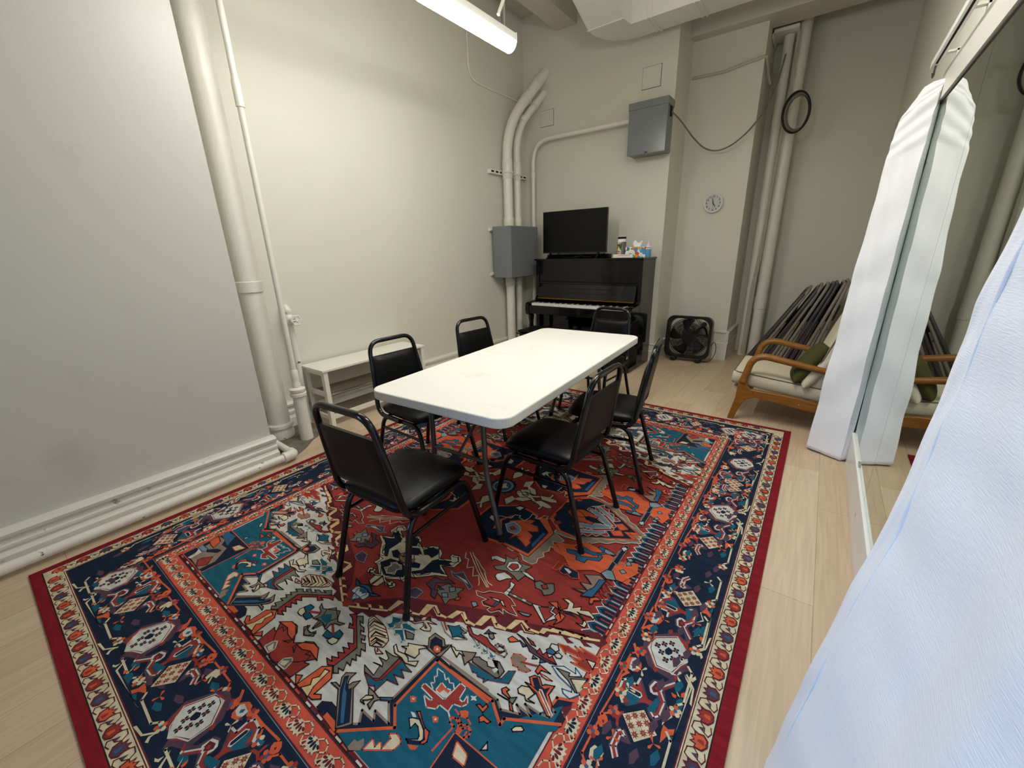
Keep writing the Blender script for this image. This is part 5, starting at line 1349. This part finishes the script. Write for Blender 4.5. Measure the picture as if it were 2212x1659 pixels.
def vines(L):
    out = []; a = 0; k = 0
    while a < L - 60:
        out.append(('C', 7, [(a + 18, 78), (a + 34, 94), (a + 150, 97), (a + 168, 80), (a + 182, 84)]))
        out.append(('O', 6, [(a + 60, -78), (a + 80, -100), (a + 210, -103), (a + 228, -84)]))
        for q, c, d in (((a + 232, -78), 'C', 'O'), ((a + 52, -74), 'O', 'R'), ((a + 140, -102), 'O', 'R'), ((a + 188, 82), 'C', 'O')):
            if q[0] > L: continue
            for j in range(5): out.append((d if j % 2 else c, 0, circ(q[0] + 12 * math.cos(1.2566 * j + k), q[1] + 12 * math.sin(1.2566 * j + k), 8)))
            out.append(('B', 0, circ(q[0], q[1], 6)))
        for q, c in (((a + 100, 70), 'T'), ((a + 215, 62), 'P'), ((a + 105, -72), 'P'), ((a + 180, -66), 'T'), ((a + 20, 40), 'P'), ((a + 130, 20), 'P')):
            out.append((c, 0, [(q[0] - 24, q[1]), (q[0] - 6, q[1] + 13), (q[0] + 20, q[1] + 6), (q[0] + 28, q[1] - 4), (q[0] + 4, q[1] - 13)]))
        for q in ((a + 70, 55), (a + 205, -60), (a + 120, -48)):
            for j in range(3):
                t = 2.1 * j + k + q[0]; out.append(('O' if k % 2 else 'C', 0, [(q[0], q[1]), (q[0] + 18 * math.cos(t - 0.25), q[1] + 18 * math.sin(t - 0.25)), (q[0] + 22 * math.cos(t), q[1] + 22 * math.sin(t)), (q[0] + 18 * math.cos(t + 0.25), q[1] + 18 * math.sin(t + 0.25))]))
        a += 245; k += 1
    return out
def salmon(): # palmettes of the salmon stripe, along a from 0, period 165
    out = []
    for k, (c0, c1) in enumerate((('W', 'N'), ('W', 'D'))):
        a = 82 * k
        out += [('C', 0, [(a - 30, 2), (a - 22, 14), (a - 24, 22), (a - 12, 18), (a - 10, 27), (a, 20), (a + 10, 27), (a + 12, 18), (a + 24, 22), (a + 22, 14), (a + 30, 2), (a + 14, -8), (a, -14), (a - 14, -8)])]
        for da, rx, ry, an in ((0, 5, 11, 0), (-11, 4.4, 9, 28), (11, 4.4, 9, -28), (-20, 4, 8, 68), (20, 4, 8, -68)):
            r = math.radians(an); d = 4 if da == 0 else (5 if abs(da) < 15 else 0)
            out.append((c1, 0, [(a + da + rx * math.cos(t) * math.cos(r) - ry * math.sin(t) * math.sin(r), d + rx * math.cos(t) * math.sin(r) + ry * math.sin(t) * math.cos(r)) for t in [2 * PI * j / 8 for j in range(8)]]))
        out.append(('R', 0, circ(a, -8, 4)))
        out.append(('C', 4, [(a + 4, -14), (a + 18, -26), (a + 40, -22), (a + 50, -6), (a + 34, 6), (a + 46, 22), (a + 58, 6), (a + 64, -10), (a + 78, -12)]))
        out.append(('C', 4, [(a + 46, 22), (a + 58, 26), (a + 66, 14)])); out.append((c1, 0, [(a + 50, 20), (a + 57, 22), (a + 55, 12)]))
    return out
def tulips():  # cream stripe, period 246 = three tulips
    out = []
    for k, (c, d) in enumerate((('O', 'R'), ('R', 'O'), ('P', 'B'))):
        a = 82 * k
        out.append(('D', 0, [(a - 24, -14), (a - 6, -26), (a + 14, -24), (a + 26, -10), (a + 22, 4), (a + 26, 18), (a + 12, 14), (a + 8, 26), (a - 2, 14), (a - 12, 24), (a - 14, 8), (a - 26, 10)]))
        out.append((c, 0, [(a - 19, -11), (a - 5, -21), (a + 11, -19), (a + 20, -9), (a + 17, 3), (a + 20, 13), (a + 10, 9), (a + 6, 20), (a - 2, 9), (a - 9, 18), (a - 11, 4), (a - 20, 6)]))
        out.append((d, 0, [(a - 6, -16), (a + 8, -13), (a + 6, 2), (a - 2, 4)]))
        out.append(('P', 0, circ(a, -22, 5)))
        out.append(('D', 3, [(a + 20, 12), (a + 30, 26), (a + 50, 24), (a + 58, 8), (a + 46, -6), (a + 32, -8), (a + 26, -20), (a + 40, -27), (a + 56, -22)]))
        out.append(('P', 0, [(a + 32, -6), (a + 46, -4), (a + 40, 10)]))
    return out
def teeth():
    out = []
    v = -640
    while v < 640:
        for c, d in (('W', 0), ('K', 4), ('T', 7), ('N', 12)):
            out.append((c, 0, [(928, v + d * 0.4), (872 + d, v + d * 0.5), (848 + d * 1.7, v + 20), (872 + d, v + 40 - d * 0.5), (928, v + 40 - d * 0.4)]))
        out.append(('R', 0, [(928, v + 17), (892, v + 17), (888, v + 20), (892, v + 23), (928, v + 23)]))
        v += 42
    return out
def build_rug():
    grounds()
    cell = motif_cell()
    for side, octs in (('r', (459, -524)), ('l', (-103, -1086, 880))):
        for s0 in octs:
            place(cell, side_fn(side, s0))
            place(cell[46:], side_fn(side, s0 - 1, 0.98, -1)); place(vines(983), side_fn(side, s0 + 490))
    for s0 in (-996, -488, 0, 488):
        place(vines(508), side_fn('n', s0)); place(vines(508), side_fn('f', s0)); place(cell, side_fn('n', s0, 0.87, 1, 1.12)); place(cell, side_fn('f', s0, 0.87, 1, 1.12))
    for sd in 'nf':
        place(vines(150), side_fn(sd, 1000)); place(cell[:46], side_fn(sd, 996, 0.9)); place(vines(120), side_fn(sd, -1130))
    for sgn in (-1, 1): place(cell[:46], side_fn('f', 1125 * sgn, 0.95)); place(vines(260), side_fn('f', 1010 if sgn > 0 else -1250))
    place(vines(500), side_fn('r', 1690)); place(cell, side_fn('r', 1095)); place(cell[46:], side_fn('r', 1640)); place(vines(260), side_fn('l', 1700))
    for sd in 'rl':
        place(vines(300), side_fn(sd, -1160)); place(cell[46:], side_fn(sd, -1060, 0.9)) if sd == 'r' else place(cell[46:], side_fn(sd, -1110, 0.9))
    sal, tul = salmon(), tulips()
    k = -1430
    while k < 1400:
        for s in (1, -1): place(sal, (lambda k, s: lambda a, b: (s * (976 + b), k + a))(k, s))
        k += 165
    k = -940
    while k < 900:
        for s in (1, -1): place(sal, (lambda k, s: lambda a, b: (k + a, s * (1417 + b)))(k, s))
        k += 165
    k = -1740
    while k < 1640:
        for s in (1, -1): place(tul, (lambda k, s: lambda a, b: (s * (1299 - b), k + a))(k, s))
        k += 246
    k = -1230
    while k < 1150:
        for s in (1, -1): place(tul, (lambda k, s: lambda a, b: (k + a, s * (1761 - b)))(k, s))
        k += 246
    for c, wd, p in teeth():
        RITEMS.append((c, wd, p, 1)); RITEMS.append((c, wd, [(-u, v) for u, v in p], 1))
    # centre of the medallion
    radd('O', [(210, -440), (60, -330), (60, -200), (200, -100), (330, -120), (420, -250), (390, -400)])
    radd('K', [(200, -425), (75, -325), (75, -205), (205, -112), (322, -130), (405, -250), (375, -390)])
    radd('N', [(200, -420), (80, -320), (80, -210), (205, -118), (318, -134), (398, -250), (368, -385)])
    radd('O', [(180, -280), (220, -200), (250, -230), (300, -180), (290, -240), (340, -260), (290, -300), (300, -350), (240, -320), (200, -350)])
    radd('T', [(215, -270), (250, -250), (270, -270), (240, -300)])
    radd('C', [(120, -250), (150, -240), (140, -260), (170, -255), (150, -280), (170, -300), (130, -290)])
    for an in range(16):
        a = an * PI / 8; radd('N', [(70 * math.cos(a - 0.12), 70 * math.sin(a - 0.12)), (104 * math.cos(a), 104 * math.sin(a)), (70 * math.cos(a + 0.12), 70 * math.sin(a + 0.12))], 0, 1)
    radd('N', circ(0, 0, 82, 20), 0, 1); radd('L', circ(0, 0, 66, 20), 0, 1); radd('N', circ(0, 0, 50, 16), 0, 1); radd('B', circ(0, 0, 44, 16), 0, 1)
    radd('C', [(40, 0), (14, 14), (0, 40), (-14, 14), (-40, 0), (-14, -14), (0, -40), (14, -14)], 0, 1)
    radd('K', [(100, -10), (150, -40), (210, -20), (260, -50), (262, -20), (225, 0), (262, 20), (260, 50), (210, 20), (150, 40), (100, 10)], 0, 2)
    radd('C', [(108, -8), (150, -32), (208, -12), (252, -40), (254, -22), (215, 0), (254, 22), (252, 40), (208, 12), (150, 32), (108, 8)], 0, 2)
    radd('K', [(-10, -100), (-40, -160), (-16, -210), (-46, -250), (-18, -250), (0, -220), (18, -250), (46, -250), (16, -210), (40, -160), (10, -100)], 0, 3)
    radd('C', [(-6, -108), (-30, -160), (-8, -208), (-36, -246), (-20, -246), (0, -212), (20, -246), (36, -246), (8, -208), (30, -160), (6, -108)], 0, 3)
    for ln in RUGDATA.strip().split('\n'):
        q = ln.split(); c = q[0].split('/'); p = [tuple(map(int, z.split(','))) for z in q[2:]]
        radd(c[0], p, float(q[1]))
        if len(c) > 1: radd({'m': 'D'}.get(c[1], c[1]), p + [p[0]], 4)
    # ---- to mesh
    bm = B()
    th = 0.008
    # body of the rug
    x0, x1, y0, y1 = -RU, RU, -RV, RV
    vs = [bm.verts.new((x, y, z)) for z in (0.0006, th) for x, y in ((x0, y0), (x1, y0), (x1, y1), (x0, y1))]
    ix = RKEY.index('X')
    for q in ((0, 3, 2, 1), (4, 5, 6, 7), (0, 1, 5, 4), (1, 2, 6, 5), (2, 3, 7, 6), (3, 0, 4, 7)):
        f = bm.faces.new([vs[i] for i in q]); f.material_index = ix
    placed = []
    cells = {}
    STEP = 2.5e-5
    def emit(c, wd, p):
        if wd: 
            xs = [a for a, b in p]; ys = [b for a, b in p]; pad = wd / 2
        else: xs = [a for a, b in p]; ys = [b for a, b in p]; pad = 0
        bb = (min(xs) - pad, max(xs) + pad, min(ys) - pad, max(ys) + pad)
        big = (bb[1] - bb[0]) > 700 or (bb[3] - bb[2]) > 700
        lv = 0
        for o in emit.bigs:
            if bb[0] < o[1] and bb[1] > o[0] and bb[2] < o[3] and bb[3] > o[2]: lv = max(lv, o[4])
        keys = [(i, j) for i in range(int(bb[0] // 60), int(bb[1] // 60) + 1) for j in range(int(bb[2] // 60), int(bb[3] // 60) + 1)]
        for k in keys:
            for o in cells.get(k, ()):
                if o[4] > lv and bb[0] < o[1] and bb[1] > o[0] and bb[2] < o[3] and bb[3] > o[2]: lv = o[4]
        lv += 1
        r = bb + (lv,)
        if big: emit.bigs.append(r)
        for k in keys: cells.setdefault(k, []).append(r)
        emit.top = max(emit.top, lv)
        z = th + STEP * lv
        mi = RKEY.index(c) if c in RKEY else RKEY.index('K')
        if wd:
            h = wd / 2
            for (a, b), (a2, b2) in zip(p, p[1:]):
                L = math.hypot(a2 - a, b2 - b)
                if L < 0.01: continue
                dx, dy = (a2 - a) / L * h, (b2 - b) / L * h
                q = [(a - dx - dy, b - dy + dx), (a - dx + dy, b - dy - dx), (a2 + dx + dy, b2 + dy - dx), (a2 + dx - dy, b2 + dy + dx)]
                try: f = bm.faces.new([bm.verts.new((s / 1000, t_ / 1000, z)) for s, t_ in q]); f.material_index = mi
                except Exception: pass
        else:
            q = []
            for s in p:
                if not q or abs(s[0] - q[-1][0]) + abs(s[1] - q[-1][1]) > 0.2: q.append(s)
            if len(q) < 3: return
            f = bm.faces.new([bm.verts.new((s / 1000, t_ / 1000, z)) for s, t_ in q]); f.material_index = mi
    emit.bigs = []; emit.top = 0
    for c, wd, p, sym in RITEMS:
        reps = {1: [(1, 1)], 2: [(1, 1), (-1, 1)], 3: [(1, 1), (1, -1)], 4: [(1, 1), (-1, 1), (1, -1), (-1, -1)]}[sym]
        for a, b in reps: emit(c, wd, [(u * a, v * b) for u, v in p])
    for f in bm.faces:
        f.normal_update()
        if f.normal.z < 0 and f.calc_center_median().z > th * 0.9: f.normal_flip()
    me = bpy.data.meshes.new('area_rug'); 
    bmesh.ops.triangulate(bm, faces=bm.faces[:], ngon_method='EAR_CLIP')
    bm.to_mesh(me); bm.free()
    for k in RKEY: me.materials.append(rug_mat(k, RCOL[k]))
    o = bpy.data.objects.new('area_rug', me); COL.objects.link(o)
    o.location = (RC[0], RC[1], 0)
    print('rug layers', emit.top, 'items', len(RITEMS), 'polys', len(me.polygons))
    return tag(o, 'large red, navy and cream patterned rug under the table and chairs', 'rug')
build_rug()
